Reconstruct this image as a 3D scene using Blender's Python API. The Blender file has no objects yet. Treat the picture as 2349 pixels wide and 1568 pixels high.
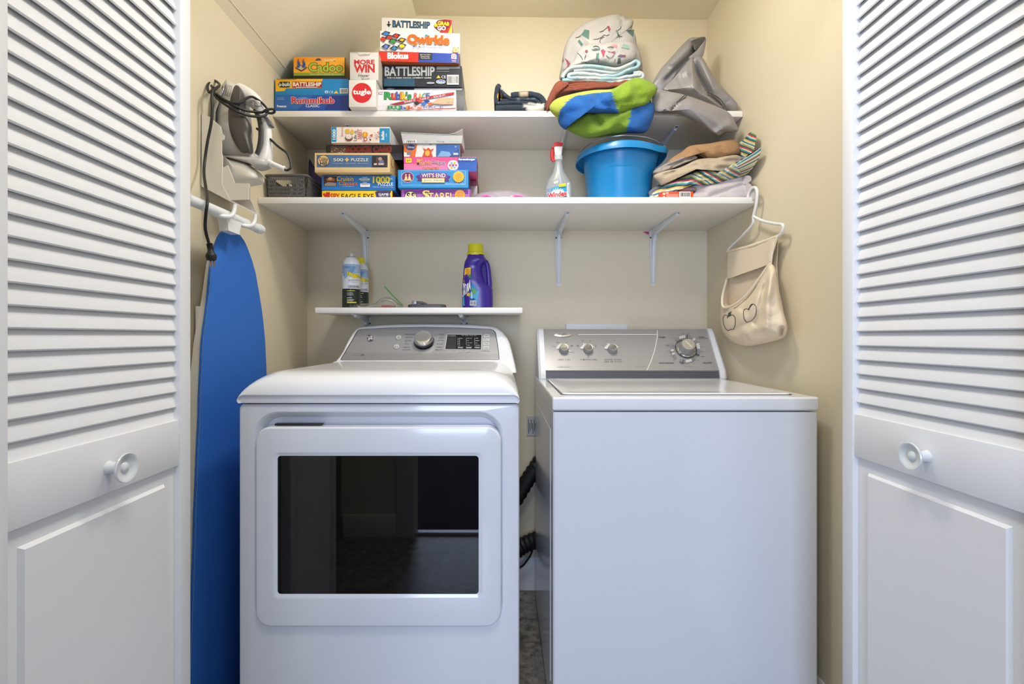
import bpy, bmesh, math, random
from mathutils import Vector, Matrix, noise
C = bpy.context.scene.collection
S = bpy.context.scene
PI = math.pi
random.seed(7)
V = Vector

# ---------------------------------------------------------------- camera
F, VX, VY, ZC = 1100.0, 1155.0, 772.0, 1.05        # focal length (px), vanishing point, eye height
cam = bpy.data.objects.new('camera', bpy.data.cameras.new('camera'))
C.objects.link(cam)
cam.location = (0, 0, ZC)
cam.rotation_euler = (PI/2, 0, 0)
cam.data.sensor_fit = 'HORIZONTAL'
cam.data.sensor_width = 36
cam.data.lens = 36*F/2349
cam.data.shift_x = (1174.5-VX)/2349
cam.data.shift_y = -(784-VY)/2349
cam.data.clip_start = .02
S.camera = cam
# ---------------------------------------------------------------- light
S.view_settings.view_transform = 'Standard'
S.view_settings.look = 'None'
S.view_settings.exposure = 0.18
S.view_settings.gamma = 1
w = bpy.data.worlds.new('world'); S.world = w
w.use_nodes = True
w.node_tree.nodes['Background'].inputs[0].default_value = (.72, .80, 1.0, 1)
w.node_tree.nodes['Background'].inputs[1].default_value = .55


def area(name, loc, rot, sx, sy, power, col, shape='RECTANGLE', spread=PI):
    l = bpy.data.lights.new(name, 'AREA')
    l.shape = shape; l.size = sx; l.size_y = sy; l.energy = power; l.color = col; l.spread = spread
    o = bpy.data.objects.new(name, l); C.objects.link(o)
    o.location = loc; o.rotation_euler = rot
    return o


pl = bpy.data.lights.new('closet_lamp', 'POINT'); pl.energy = 7.2; pl.color = (1, .99, .965); pl.shadow_soft_size = .05
lo_ = bpy.data.objects.new('closet_lamp', pl); C.objects.link(lo_); lo_.location = (.12, 1.18, 2.22)
area('closet_lamp_downlight', (.12, 1.18, 2.34), (0, 0, 0), .2, .2, 3.4, (1, .99, .965), 'DISK')
area('hall_fill', (.05, .30, 2.42), (0, 0, 0), .5, .5, 10.5, (1, .985, .96), 'DISK')  # unseen fill light, added to brighten the appliance fronts and doors
area('window_daylight', (-.45, -3.0, 1.35), (PI/2, 0, 0), 1.3, 1.7, 72, (.58, .71, 1.0))


# ---------------------------------------------------------------- pixel helpers
def P(px, py, Y):
    return V(((px-VX)*Y/F, Y, ZC-(py-VY)*Y/F))


def PX(px, py, X):
    Y = X*F/(px-VX)
    return V((X, Y, ZC-(py-VY)*Y/F))


def hit(px, py, p0, n):
    d = V(((px-VX)/F, 1, -(py-VY)/F)); o = V((0, 0, ZC))
    return o+d*((p0-o).dot(n)/d.dot(n))


ZM = {2: (430, 160, 3.2667), 3: (620, 20, 4.894), 4: (580, 270, 4.35), 5: (1080, 20, 3.559), 6: (1080, 290, 3.1743),
      7: (690, 480, 4.4321), 8: (1580, 420, 3.9206), 'd': (760, 730, 5.22), 'w': (1220, 740, 5.1065),
      'D': (530, 820, 2.0957), 'W': (1170, 860, 2.2151), 0: (0, 0, 1)}


def zp(z, pts):
    a, b, s = ZM[z]
    return [(a+x/s, b+y/s) for x, y in pts]


# ---------------------------------------------------------------- materials
def lin(h):
    h = h.lstrip('#')
    r = [int(h[i:i+2], 16)/255 for i in (0, 2, 4)]
    return tuple(c/12.92 if c <= .04045 else ((c+.055)/1.055)**2.4 for c in r)


_M = {}


def M(h, rough=.5, metal=0, fab=0, bump=.15, coat=0, var=0, vc=False, sheen=0):
    k = (h, rough, metal, fab, bump, coat, var, vc, sheen)
    if k in _M: return _M[k]
    m = bpy.data.materials.new('paint_'+h.strip('#')); m.use_nodes = True
    nt = m.node_tree; b = nt.nodes['Principled BSDF']
    c = lin(h)
    b.inputs['Base Color'].default_value = (*c, 1)
    b.inputs['Roughness'].default_value = rough
    b.inputs['Metallic'].default_value = metal
    if coat: b.inputs['Coat Weight'].default_value = coat; b.inputs['Coat Roughness'].default_value = .06
    if sheen: b.inputs['Sheen Weight'].default_value = sheen
    src = None
    if vc:
        a = nt.nodes.new('ShaderNodeAttribute'); a.attribute_name = 'Col'
        nt.links.new(a.outputs['Color'], b.inputs['Base Color']); src = a.outputs['Color']
    if fab or var:
        tc = nt.nodes.new('ShaderNodeTexCoord')
        nz = nt.nodes.new('ShaderNodeTexNoise'); nz.inputs['Scale'].default_value = fab or 6
        nz.inputs['Detail'].default_value = 3
        nt.links.new(tc.outputs['Object'], nz.inputs['Vector'])
        if fab:
            bp = nt.nodes.new('ShaderNodeBump'); bp.inputs['Strength'].default_value = bump
            bp.inputs['Distance'].default_value = .004
            nt.links.new(nz.outputs['Fac'], bp.inputs['Height']); nt.links.new(bp.outputs['Normal'], b.inputs['Normal'])
        if var:
            mr = nt.nodes.new('ShaderNodeMapRange'); mr.inputs['To Min'].default_value = 1-var; mr.inputs['To Max'].default_value = 1+var
            nt.links.new(nz.outputs['Fac'], mr.inputs['Value'])
            mx = nt.nodes.new('ShaderNodeMix'); mx.data_type = 'RGBA'; mx.blend_type = 'MULTIPLY'; mx.inputs['Factor'].default_value = 1
            if src: nt.links.new(src, mx.inputs['A'])
            else: mx.inputs['A'].default_value = (*c, 1)
            nt.links.new(mr.outputs['Result'], mx.inputs['B']); nt.links.new(mx.outputs['Result'], b.inputs['Base Color'])
    _M[k] = m
    return m


def glassy(name, tint, tw, gloss=.05, rough=.03):
    """clear or tinted sheet: transparent body with a mirror-like surface"""
    m = bpy.data.materials.new(name); m.use_nodes = True; nt = m.node_tree
    nt.nodes.remove(nt.nodes['Principled BSDF']); out = nt.nodes['Material Output']
    t = nt.nodes.new('ShaderNodeBsdfTransparent'); t.inputs[0].default_value = (*tint, 1)
    d = nt.nodes.new('ShaderNodeBsdfDiffuse'); d.inputs[0].default_value = (*tint, 1)
    g = nt.nodes.new('ShaderNodeBsdfGlossy'); g.inputs['Roughness'].default_value = rough
    m1 = nt.nodes.new('ShaderNodeMixShader'); m1.inputs[0].default_value = tw
    nt.links.new(t.outputs[0], m1.inputs[1]); nt.links.new(d.outputs[0], m1.inputs[2])
    lw = nt.nodes.new('ShaderNodeLayerWeight'); lw.inputs[0].default_value = .25
    ad = nt.nodes.new('ShaderNodeMath'); ad.operation = 'ADD'; ad.inputs[1].default_value = gloss; ad.use_clamp = True
    ml = nt.nodes.new('ShaderNodeMath'); ml.operation = 'MULTIPLY'; ml.inputs[1].default_value = .5
    nt.links.new(lw.outputs['Fresnel'], ml.inputs[0]); nt.links.new(ml.outputs[0], ad.inputs[0])
    m2 = nt.nodes.new('ShaderNodeMixShader')
    nt.links.new(ad.outputs[0], m2.inputs[0]); nt.links.new(m1.outputs[0], m2.inputs[1]); nt.links.new(g.outputs[0], m2.inputs[2])
    nt.links.new(m2.outputs[0], out.inputs[0])
    return m


# ---------------------------------------------------------------- mesh builder
class MB:
    def __init__(s): s.v = []; s.f = []; s.mi = []; s.mats = []; s.col = {}

    def m(s, mat):
        if mat not in s.mats: s.mats.append(mat)
        return s.mats.index(mat)

    def add(s, vs, fs, mat, cols=None):
        o = len(s.v); k = s.m(mat)
        s.v += [tuple(v) for v in vs]
        if cols:
            for i, c in enumerate(cols): s.col[o+i] = c
        for f in fs: s.f.append([i+o for i in f]); s.mi.append(k)

    def box(s, a, b, mat, bev=0, seg=2, xf=None):
        bm = bmesh.new(); bmesh.ops.create_cube(bm, size=1)
        a = V(a); b = V(b)
        for v in bm.verts: v.co = V([(a[i]+b[i])/2+v.co[i]*abs(b[i]-a[i]) for i in range(3)])
        if bev: bmesh.ops.bevel(bm, geom=bm.edges[:], offset=bev, segments=seg, profile=.5, affect='EDGES')
        bm.verts.index_update()
        vs = [(xf @ v.co if xf else v.co.copy()) for v in bm.verts]
        s.add(vs, [[v.index for v in f.verts] for f in bm.faces], mat); bm.free()
        return s

    def loft(s, loops, mat, cap0=True, cap1=True, closed=True, cols=None):
        n = len(loops[0]); vs = [p for l in loops for p in l]; fs = []
        for k in range(len(loops)-1):
            for i in range(n if closed else n-1):
                j = (i+1) % n
                fs.append([k*n+i, k*n+j, (k+1)*n+j, (k+1)*n+i])
        if cap0: fs.append(list(range(n))[::-1])
        if cap1: fs.append([(len(loops)-1)*n+i for i in range(n)])
        s.add(vs, fs, mat, cols)
        return s

    def tube(s, path, r, mat, seg=10, smooth=True, flat=1.0, closed=False):
        pts = [V(p) for p in path]
        if smooth and len(pts) > 2: pts = spline(pts, closed=closed)
        n = len(pts); loops = []
        up = None
        for i, p in enumerate(pts):
            if closed: t = (pts[(i+1) % n]-pts[i-1]).normalized()
            else: t = (pts[min(i+1, n-1)]-pts[max(i-1, 0)]).normalized()
            if up is None:
                up = V((0, 0, 1)) if abs(t.z) < .9 else V((1, 0, 0))
            up = (up-t*up.dot(t)).normalized(); sd = t.cross(up)
            rr = r if not isinstance(r, (list, tuple)) else interp(r, i/(n-1))
            loops.append([p+up*math.cos(a)*rr*flat+sd*math.sin(a)*rr for a in [2*PI*k/seg for k in range(seg)]])
        if closed: loops.append(loops[0])
        return s.loft(loops, mat, not closed, not closed)

    def lathe(s, prof, o, axis, mat, seg=32, sx=1, sy=1, cap=True):
        o = V(o); ax = V(axis).normalized()
        u = V((1, 0, 0)) if abs(ax.x) < .9 else V((0, 1, 0))
        u = (u-ax*u.dot(ax)).normalized(); w2 = ax.cross(u)
        loops = [[o+ax*h+u*math.cos(2*PI*k/seg)*r*sx+w2*math.sin(2*PI*k/seg)*r*sy for k in range(seg)] for r, h in prof]
        return s.loft(loops, mat, cap, cap)

    def prism(s, pts, off, mat):
        """planar polygon of 3-D points extruded by vector off"""
        off = V(off)
        return s.loft([[V(p) for p in pts], [V(p)+off for p in pts]], mat)

    def build(s, name, parent=None, loc=None, ang=35, wn_=False):
        me = bpy.data.meshes.new(name)
        L = V(parent['_loc']) if parent is not None else V(loc if loc else (0, 0, 0))
        me.from_pydata([V(v)-L for v in s.v], [], s.f)
        for m in s.mats: me.materials.append(m)
        me.polygons.foreach_set('material_index', s.mi)
        bm = bmesh.new(); bm.from_mesh(me); bmesh.ops.recalc_face_normals(bm, faces=bm.faces[:]); bm.to_mesh(me); bm.free()
        if s.col:
            a = me.color_attributes.new('Col', 'FLOAT_COLOR', 'POINT')
            for i, c in s.col.items(): a.data[i].color = (*c, 1)
        me.polygons.foreach_set('use_smooth', [True]*len(me.polygons))
        me.set_sharp_from_angle(angle=math.radians(ang))
        o = bpy.data.objects.new(name, me); C.objects.link(o)
        if wn_: o.modifiers.new('normals', 'WEIGHTED_NORMAL').keep_sharp = True
        if parent is not None: o.parent = parent
        else: o.location = L
        o['_loc'] = list(L)
        return o


def interp(r, t):
    x = t*(len(r)-1); i = min(int(x), len(r)-2)
    return r[i]+(r[i+1]-r[i])*(x-i)


def spline(pts, closed=False, k=6):
    out = []; n = len(pts)
    pts = [V(p) for p in pts]
    for i in range(n if closed else n-1):
        p1 = pts[i]; p2 = pts[(i+1) % n]
        p0 = pts[i-1] if closed or i > 0 else p1
        p3 = pts[(i+2) % n] if closed or i+2 < n else p2
        for j in range(k):
            t = j/k
            out.append(.5*((2*p1)+(p2-p0)*t+(2*p0-5*p1+4*p2-p3)*t*t+(3*p1-p0-3*p2+p3)*t**3))
    if not closed: out.append(pts[-1])
    return out


def thing(name, label, cat, loc, group=None):
    o = bpy.data.objects.new(name, None); C.objects.link(o)
    o.location = loc; o.empty_display_size = .05
    o['_loc'] = list(loc)
    o['label'] = label; o['category'] = cat
    if group: o['group'] = group
    return o


def tag(o, label, cat, group=None):
    o['label'] = label; o['category'] = cat
    if group: o['group'] = group
    return o


def struct(o): o['kind'] = 'structure'; return o


def rrect(cx, cz, w, h, r, n=6):
    out = []
    for qx, qz, a0 in ((1, 1, 0), (-1, 1, PI/2), (-1, -1, PI), (1, -1, 1.5*PI)):
        for k in range(n+1):
            a = a0+PI/2*k/n
            out.append((cx+qx*(w/2-r)+r*math.cos(a), cz+qz*(h/2-r)+r*math.sin(a)))
    return out


# ---------------------------------------------------------------- flat printing on surfaces
_T = {}


def glyphs(s, off):
    k = (s, round(off, 4))
    if k in _T: return _T[k]
    cu = bpy.data.curves.new('t', 'FONT'); cu.body = s; cu.size = 1; cu.offset = off; cu.resolution_u = 3
    ob = bpy.data.objects.new('t', cu); C.objects.link(ob)
    me = bpy.data.meshes.new_from_object(ob)
    r = ([(v.co.x, v.co.y) for v in me.vertices], [list(p.vertices) for p in me.polygons])
    bpy.data.objects.remove(ob); bpy.data.curves.remove(cu); bpy.data.meshes.remove(me)
    _T[k] = r
    return r


class Dec:
    """prints rectangles, ellipses, polygons and lettering on a surface; coordinates are those of a zoomed view of the photo"""
    def __init__(s, mb, z, p0=None, n=None, surf=None, rough=.42, step=.00022):
        s.mb = mb; s.z = ZM[z]; s.l = 0; s.rough = rough; s.step = step
        if surf: s.surf = surf
        else:
            p0 = V(p0); n = V(n).normalized()
            s.surf = lambda px, py, e: hit(px, py, p0+n*e, n)

    def pt(s, x, y): return s.surf(s.z[0]+x/s.z[2], s.z[1]+y/s.z[2], s.l*s.step)

    def mat(s, c): return M(c, s.rough) if isinstance(c, str) else c

    def poly(s, pts, c):
        s.l += 1; s.mb.add([s.pt(*p) for p in pts], [list(range(len(pts)))], s.mat(c)); return s

    def rect(s, x0, y0, x1, y1, c, sub=1):
        if sub == 1: return s.poly([(x0, y0), (x1, y0), (x1, y1), (x0, y1)], c)
        s.l += 1
        vs = [s.pt(x0+(x1-x0)*i/sub, y0+(y1-y0)*j/sub) for j in range(sub+1) for i in range(sub+1)]
        s.mb.add(vs, [[j*(sub+1)+i, j*(sub+1)+i+1, (j+1)*(sub+1)+i+1, (j+1)*(sub+1)+i] for j in range(sub) for i in range(sub)], s.mat(c))
        return s

    def quadp(s, q, c, sub=8):
        s.l += 1; (ax, ay), (bx, by), (cx, cy), (dx, dy) = q
        vs = []
        for j in range(sub+1):
            for i in range(sub+1):
                u = i/sub; v = j/sub
                vs.append(s.pt((ax*(1-u)+bx*u)*(1-v)+(dx*(1-u)+cx*u)*v, (ay*(1-u)+by*u)*(1-v)+(dy*(1-u)+cy*u)*v))
        s.mb.add(vs, [[j*(sub+1)+i, j*(sub+1)+i+1, (j+1)*(sub+1)+i+1, (j+1)*(sub+1)+i] for j in range(sub) for i in range(sub)], s.mat(c))
        return s

    def ell(s, cx, cy, rx, ry, c, n=28, a=0):
        return s.poly([(cx+rx*math.cos(t)*math.cos(a)-ry*math.sin(t)*math.sin(a), cy+rx*math.cos(t)*math.sin(a)+ry*math.sin(t)*math.cos(a)) for t in [2*PI*k/n for k in range(n)]], c)

    def star(s, cx, cy, r0, r1, k, c):
        return s.poly([(cx+(r0 if i % 2 == 0 else r1)*math.cos(PI*i/k), cy+(r0 if i % 2 == 0 else r1)*math.sin(PI*i/k)) for i in range(2*k)], c)

    def line(s, pts, w, c):
        for (x0, y0), (x1, y1) in zip(pts, pts[1:]):
            d = V((x1-x0, y1-y0)).normalized(); nx, ny = -d.y*w/2, d.x*w/2
            s.poly([(x0+nx, y0+ny), (x1+nx, y1+ny), (x1-nx, y1-ny), (x0-nx, y0-ny)], c); s.l -= 1
        s.l += 1
        return s

    def text(s, t, x0, y0, x1, y1, c, b=.012, out=None, ow=.035, q=None, sh=0):
        base = glyphs(t, 0)[0]
        if not base: return s
        a0 = min(p[0] for p in base); a1 = max(p[0] for p in base); b0 = min(p[1] for p in base); b1 = max(p[1] for p in base)
        if q is None: q = [(x0+sh, y0), (x1+sh, y0), (x1, y1), (x0, y1)]
        (ax, ay), (bx, by), (cx, cy), (dx, dy) = q
        for off, col in ([(b+ow, out)] if out else [])+[(b, c)]:
            vs, fs = glyphs(t, off)
            s.l += 1; pts = []
            for gx, gy in vs:
                u = (gx-a0)/(a1-a0); v = (b1-gy)/(b1-b0)
                pts.append(s.pt((ax*(1-u)+bx*u)*(1-v)+(dx*(1-u)+cx*u)*v, (ay*(1-u)+by*u)*(1-v)+(dy*(1-u)+cy*u)*v))
            s.mb.add(pts, fs, s.mat(col))
        return s

    def bars(s, x0, y0, x1, y1, n=14):
        s.rect(x0, y0, x1, y1, '#e8e8e6')
        rng = random.Random(int(x0+y1)); x = x0+(x1-x0)*.07
        while x < x1-(x1-x0)*.08:
            w_ = (x1-x0)/n*rng.choice((.3, .5, .8)); s.rect(x, y0+(y1-y0)*.14, min(x+w_, x1), y1-(y1-y0)*.14, '#1a1a1a'); s.l -= 1
            x += w_+(x1-x0)/n*rng.choice((.35, .6))
        s.l += 1
        return s


# ---------------------------------------------------------------- setting
WALL = M('#dfd4ba', .62, fab=55, bump=.10, var=.02)
CEIL = M('#f3ead2', .7, fab=50, bump=.12, var=.02)
WHITE = M('#e6e5e4', .42, fab=30, bump=.04)
DOORW = M('#efefef', .40, fab=60, bump=.06)
TRIM = M('#e4e4e6', .4)


def tile_mat():
    m = bpy.data.materials.new('slate_tile'); m.use_nodes = True; nt = m.node_tree; b = nt.nodes['Principled BSDF']
    tc = nt.nodes.new('ShaderNodeTexCoord'); br = nt.nodes.new('ShaderNodeTexBrick')
    br.offset = 0; br.inputs['Scale'].default_value = 1; br.inputs['Brick Width'].default_value = .33; br.inputs['Row Height'].default_value = .33
    br.inputs['Mortar Size'].default_value = .004
    nt.links.new(tc.outputs['Object'], br.inputs['Vector'])
    nz = nt.nodes.new('ShaderNodeTexNoise'); nz.inputs['Scale'].default_value = 26; nz.inputs['Detail'].default_value = 9; nz.inputs['Roughness'].default_value = .7
    nt.links.new(tc.outputs['Object'], nz.inputs['Vector'])
    cr = nt.nodes.new('ShaderNodeValToRGB')
    cr.color_ramp.elements[0].position = .34; cr.color_ramp.elements[0].color = (*lin('#4c4944'), 1)
    cr.color_ramp.elements[1].position = .68; cr.color_ramp.elements[1].color = (*lin('#9c978c'), 1)
    nt.links.new(nz.outputs['Fac'], cr.inputs['Fac'])
    nt.links.new(cr.outputs['Color'], br.inputs['Color1']); nt.links.new(cr.outputs['Color'], br.inputs['Color2'])
    br.inputs['Mortar'].default_value = (*lin('#6a665e'), 1)
    nt.links.new(br.outputs['Color'], b.inputs['Base Color'])
    bp = nt.nodes.new('ShaderNodeBump'); bp.inputs['Strength'].default_value = .22; bp.inputs['Distance'].default_value = .01
    nt.links.new(nz.outputs['Fac'], bp.inputs['Height']); nt.links.new(bp.outputs['Normal'], b.inputs['Normal'])
    b.inputs['Roughness'].default_value = .13
    return m


XL, XR, YB = -.818, .849, 2.0
struct(MB().box((-2.6, -.22, -.08), (2.6, 2.1, 0), tile_mat()).build('floor'))
struct(MB().box((-2.6, -3.6, -.08), (2.6, -.27, 0), M('#1d2129', .95, fab=240, bump=1.0)).build('floor'))  # unseen dark carpet, added to keep the dryer window's reflection dark
struct(MB().box((-2.6, -.27, -.08), (2.6, -.22, .012), M('#c9cacc', .3, .6), .004).build('trim_2'))
struct(MB().box((-.93, YB, 0), (.96, YB+.1, 2.5), WALL).build('wall_back'))
struct(MB().box((XL-.1, .96, 0), (XL, YB, 2.5), WALL).build('wall_left'))
struct(MB().box((XR, .96, 0), (XR+.1, YB, 2.5), WALL).build('wall_right'))
prof = [(-.93, 1.904), (-.364, 2.389), (.96, 2.369), (.96, 2.52), (-.93, 2.52)]
mb = MB(); mb.loft([[V((x, y, z)) for x, z in prof] for y in (1.04, YB)], CEIL)
mb.tube([V((-.79, 1.1, 2.023)), V((-.79, 1.98, 2.023))], .0012, CEIL, 6)
struct(mb.build('ceiling'))
mb = MB(); mb.box((-2.6, -.32, 2.44), (2.6, 1.04, 2.52), CEIL); struct(mb.build('ceiling'))
mb = MB(); mb.box((-2.6, .955, 0), (-.69, 1.04, 2.44), WALL).box((.79, .955, 0), (2.6, 1.04, 2.44), WALL).box((-.69, .955, 2.06), (.79, 1.04, 2.44), WALL)
struct(mb.build('wall_front'))
mb = MB(); mb.box((-2.6, -.32, 0), (-.47, -.2, 2.44), WALL).box((1.05, -.32, 0), (2.6, -.2, 2.44), WALL).box((-.47, -.32, 2.05), (1.05, -.2, 2.44), WALL)
struct(mb.build('wall_hall'))
mb = MB(); mb.box((-.56, -.2, 0), (-.47, -.183, 2.12), TRIM, .004).box((1.05, -.2, 0), (1.14, -.183, 2.12), TRIM, .004).box((-.47, -.2, 2.05), (1.05, -.183, 2.12), TRIM, .004)
struct(mb.build('trim_1'))
mb = MB(); mb.box((-.84, -.2, 0), (-.56, -.186, .12), TRIM, .003); struct(mb.build('baseboard_hall'))
mb = MB(); mb.box((-1.5, -.2, .005), (-.85, -.165, 2.03), M('#7a746c', .5), .004)
for zz in ((.2, .9), (1.0, 1.9)): mb.box((-1.4, -.168, zz[0]), (-.95, -.158, zz[1]), M('#7a746c', .5), .006)
struct(mb.build('door_3'))


def skirting(a, b, along):
    mb = MB(); h = .135
    pr = [(0, 0), (.014, 0), (.014, h-.03), (.010, h-.02), (.008, h-.006), (.004, h), (0, h)]
    if along == 'x': loops = [[V((x, YB-d, z)) for d, z in pr] for x in (a, b)]
    else: loops = [[V((XR-d, y, z)) for d, z in pr] for y in (a, b)]
    if along == 'l': loops = [[V((XL+d, y, z)) for d, z in pr] for y in (a, b)]
    mb.loft(loops, TRIM)
    return struct(mb.build({'x': 'baseboard_back', 'y': 'baseboard_right', 'l': 'baseboard_left'}[along]))


skirting(XL, XR, 'x'); skirting(1.04, YB-.014, 'y'); skirting(1.04, YB-.014, 'l')


# ---------------------------------------------------------------- bifold louvred doors
def bifold(name, xs, sg, yn, yf, kny, knz, lab, pm=.021):
    """stile face plane xs; sg=+1: face looks to +x.  near / far louvre limits yn, yf"""
    root = bpy.data.objects.new(name, None); C.objects.link(root); root.location = (xs, yf, 0); root['_loc'] = [xs, yf, 0]
    struct(root); root['label'] = lab
    sw, th, zt = .0305, .030, 2.03
    X = lambda d: xs-sg*d            # d = depth behind the stile face
    for leaf in (0, 1):
        off = 0 if leaf == 0 else th+.004
        for (a, b) in ((yf, yf+sw), (yn-sw, yn)):
            MB().box((X(off), a, .012), (X(off+th), b, zt), DOORW, .0025).build('stile', root)
        f0 = off+.0035 if leaf == 0 else off+.002
        for (a, b, nm) in ((.8065, .893, 'lock_rail'), (1.94, zt, 'top_rail'), (.012, .13, 'bottom_rail')):
            MB().box((X(f0), yn-.001, a), (X(off+th-.003), yf+.001, b), DOORW, .0015).build(nm, root)
        # louvres
        mb = MB(); z = .893-.004; pit = .0289
        tip = off+.0075
        while z < 1.93:
            h = .0375; k = .32*h; t = .0062
            pr = [(tip, z), (tip+.001, z-.002), (tip+.003, z-.0022), (tip+t, z+.004), (tip+t+k, z+h), (tip+t+k-.003, z+h+.003), (tip+k, z+h), (tip+.0006, z+.003)]
            mb.loft([[V((X(d), y, q)) for d, q in pr] for y in (yn-.004, yf+.004)], DOORW)
            z += pit
        mb.build('louver_slats', root)
        # field with raised centre
        mb = MB(); fd = off+.0115
        mb.box((X(fd), yn-.001, .125), (X(fd+.010), yf+.001, .81), DOORW)
        ya, yb, za, zb = yn+pm, yf-.029, .15, .780
        l0 = [V((X(fd), y, q)) for y, q in ((ya, za), (yb, za), (yb, zb), (ya, zb))]
        i = .0045
        l1 = [V((X(fd-.0058), y, q)) for y, q in ((ya+i, za+i), (yb-i, za+i), (yb-i, zb-i), (ya+i, zb-i))]
        mb.loft([l0, l1], DOORW, False, True)
        mb.build('raised_panel', root)
    kx = X(.0035)
    prof = [(.0001, 0), (.011, 0), (.0095, .004), (.0085, .012), (.010, .017), (.0165, .021), (.0215, .0245), (.0232, .0275), (.0222, .0293),
            (.0200, .0290), (.0172, .0268), (.0120, .0245), (.0085, .0242), (.0070, .0262), (.0040, .0276), (.0001, .028)]
    MB().lathe(prof, (kx, kny, knz), (sg, 0, 0), M('#dfe3e2', .22, coat=.5), 40).build('knob', root)
    return root


bifold('door_1', -.6117, 1, .593, .908, .748, .846, 'white louvered bifold door on the left')
bifold('door_2', .7125, -1, .648, .979, .812, .848, 'white louvered bifold door on the right', .033)

# ---------------------------------------------------------------- shelves
SHELF = M('#f1efeb', .45, fab=25, bump=.02)
Z1, Z2, Z3 = 1.8505, 1.514, 1.157


def shelf(x0, x1, yf, zt, th, lab, bev=.0012):
    mb = MB(); mb.box((x0, yf, zt-th), (x1, YB-.001, zt), SHELF, bev)
    return tag(mb.build('shelf', loc=((x0+x1)/2, YB, zt-th)), lab, 'shelf')


shelf(XL+.001, XR-.001, 1.70, Z1, .021, 'upper white melamine shelf holding games and blankets')
shelf(XL+.001, XR-.001, 1.594, Z2, .021, 'wide lower white shelf under puzzles, basket and blue bucket')
shelf(-.689, .070, 1.75, Z3, .021, 'short white shelf above the dryer with spray cans', .004)
STEEL = M('#dfe3e8', .35)
SCREW = M('#4a4742', .4, .7)


def bracket(x, zs, reach, drop, lab, group):
    """stamped steel shelf bracket under a shelf whose underside is zs"""
    t = thing('shelf_bracket', lab, 'bracket', (x, YB, zs), group)
    mb = MB(); k = .0022; zs -= .0008; yb = YB-.001
    yt = yb-reach; zt = zs-drop

    def strip(pts, w0, w1, nrm):     # tapered flange
        a, b = V(pts[0]), V(pts[1]); n = V(nrm)*k
        L0 = [a+V((-w0, 0, 0)), a+V((w0, 0, 0)), a+V((w0, 0, 0))+n, a+V((-w0, 0, 0))+n]
        L1 = [b+V((-w1, 0, 0)), b+V((w1, 0, 0)), b+V((w1, 0, 0))+n, b+V((-w1, 0, 0))+n]
        mb.loft([L0, L1], STEEL)
    strip([(x, yb, zs), (x, yt, zs)], .0135, .008, (0, 0, -1))
    strip([(x, yb, zs), (x, yb, zt)], .0135, .008, (0, -1, 0))
    for sx in (-.0075, .0055):         # folded web ribs
        r = .10*min(1, drop/.2)
        pts = [(yb, zs), (yt+.012, zs), (yt+.012, zs-.004), (yb-r*.62, zs-.020), (yb-.032, zs-.036), (yb-.016, zs-r*.75), (yb-.004, zt+.012), (yb, zt+.012)]
        mb.prism([V((x+sx, a, b)) for a, b in pts], (.002, 0, 0), STEEL)
    pts = [(yb-r*.55, zs-.016), (yb-.030, zs-.034), (yb-.014, zs-r*.7)]
    mb.tube([V((x, yt+.02, zs-.004)), V((x, yb-r*.62, zs-.017)), V((x, yb-.030, zs-.032)), V((x, yb-.014, zs-r*.75)), V((x, yb-.005, zt+.012))], .0068, STEEL, 8)
    mb.build('bracket_body', t)
    for p, n in (((x, yt+.006, zs-k), (0, 0, -1)), ((x+.011, yb-.02, zs-k), (0, 0, -1)), ((x+.010, yb-k, zs-.03), (0, -1, 0)), ((x-.010, yb-k, zs-.03), (0, -1, 0))):
        MB().lathe([(.0001, .0014), (.0025, .0013), (.0036, .0002), (.0036, -.0005)], p, n, SCREW, 12).build('screw', t)
    return t


bracket(-.575, Z2-.021, .29, .23, 'white steel bracket under the lower shelf, above the spray starch cans', 'lower shelf brackets')
bracket(.229, Z2-.021, .30, .23, 'white steel bracket under the lower shelf, middle of three', 'lower shelf brackets')
bracket(.623, Z2-.021, .30, .23, 'white steel bracket under the lower shelf, nearest the hanging bag', 'lower shelf brackets')
bracket(-.575, Z1-.021, .24, .20, 'upper shelf bracket mostly hidden behind the puzzle boxes', 'upper shelf brackets')
bracket(.232, Z1-.021, .24, .20, 'upper shelf bracket behind the glass cleaner bottle', 'upper shelf brackets')
bracket(.641, Z1-.021, .23, .20, 'upper shelf bracket behind the blue bucket and cloth pile', 'upper shelf brackets')
bracket(-.566, Z3-.021, .19, .12, 'small bracket under the left half of the short shelf', 'short shelf brackets')
bracket(-.163, Z3-.021, .19, .12, 'small bracket under the right half of the short shelf', 'short shelf brackets')

# ---------------------------------------------------------------- dryer
ENAM = M('#e6e8ee', .16, coat=.4)
ENAM2 = M('#ecedf0', .18, coat=.4)
GREYP = M('#a3a3a4', .34, metal=.35)
CHROME = M('#d9d9d8', .16, metal=1)
INK = '#2b2b2d'
dx0, dx1, dy0, dy1, dzt = -.6467, .0393, 1.168, 1.90, .8875
dcx = (dx0+dx1)/2
dry = thing('dryer', 'white front-loading clothes dryer with a dark door window, left of the washer', 'dryer', (dcx, 1.54, 0))
n = 10


def yl(pts, y): return [V((x, y, z)) for x, z in pts]


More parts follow.
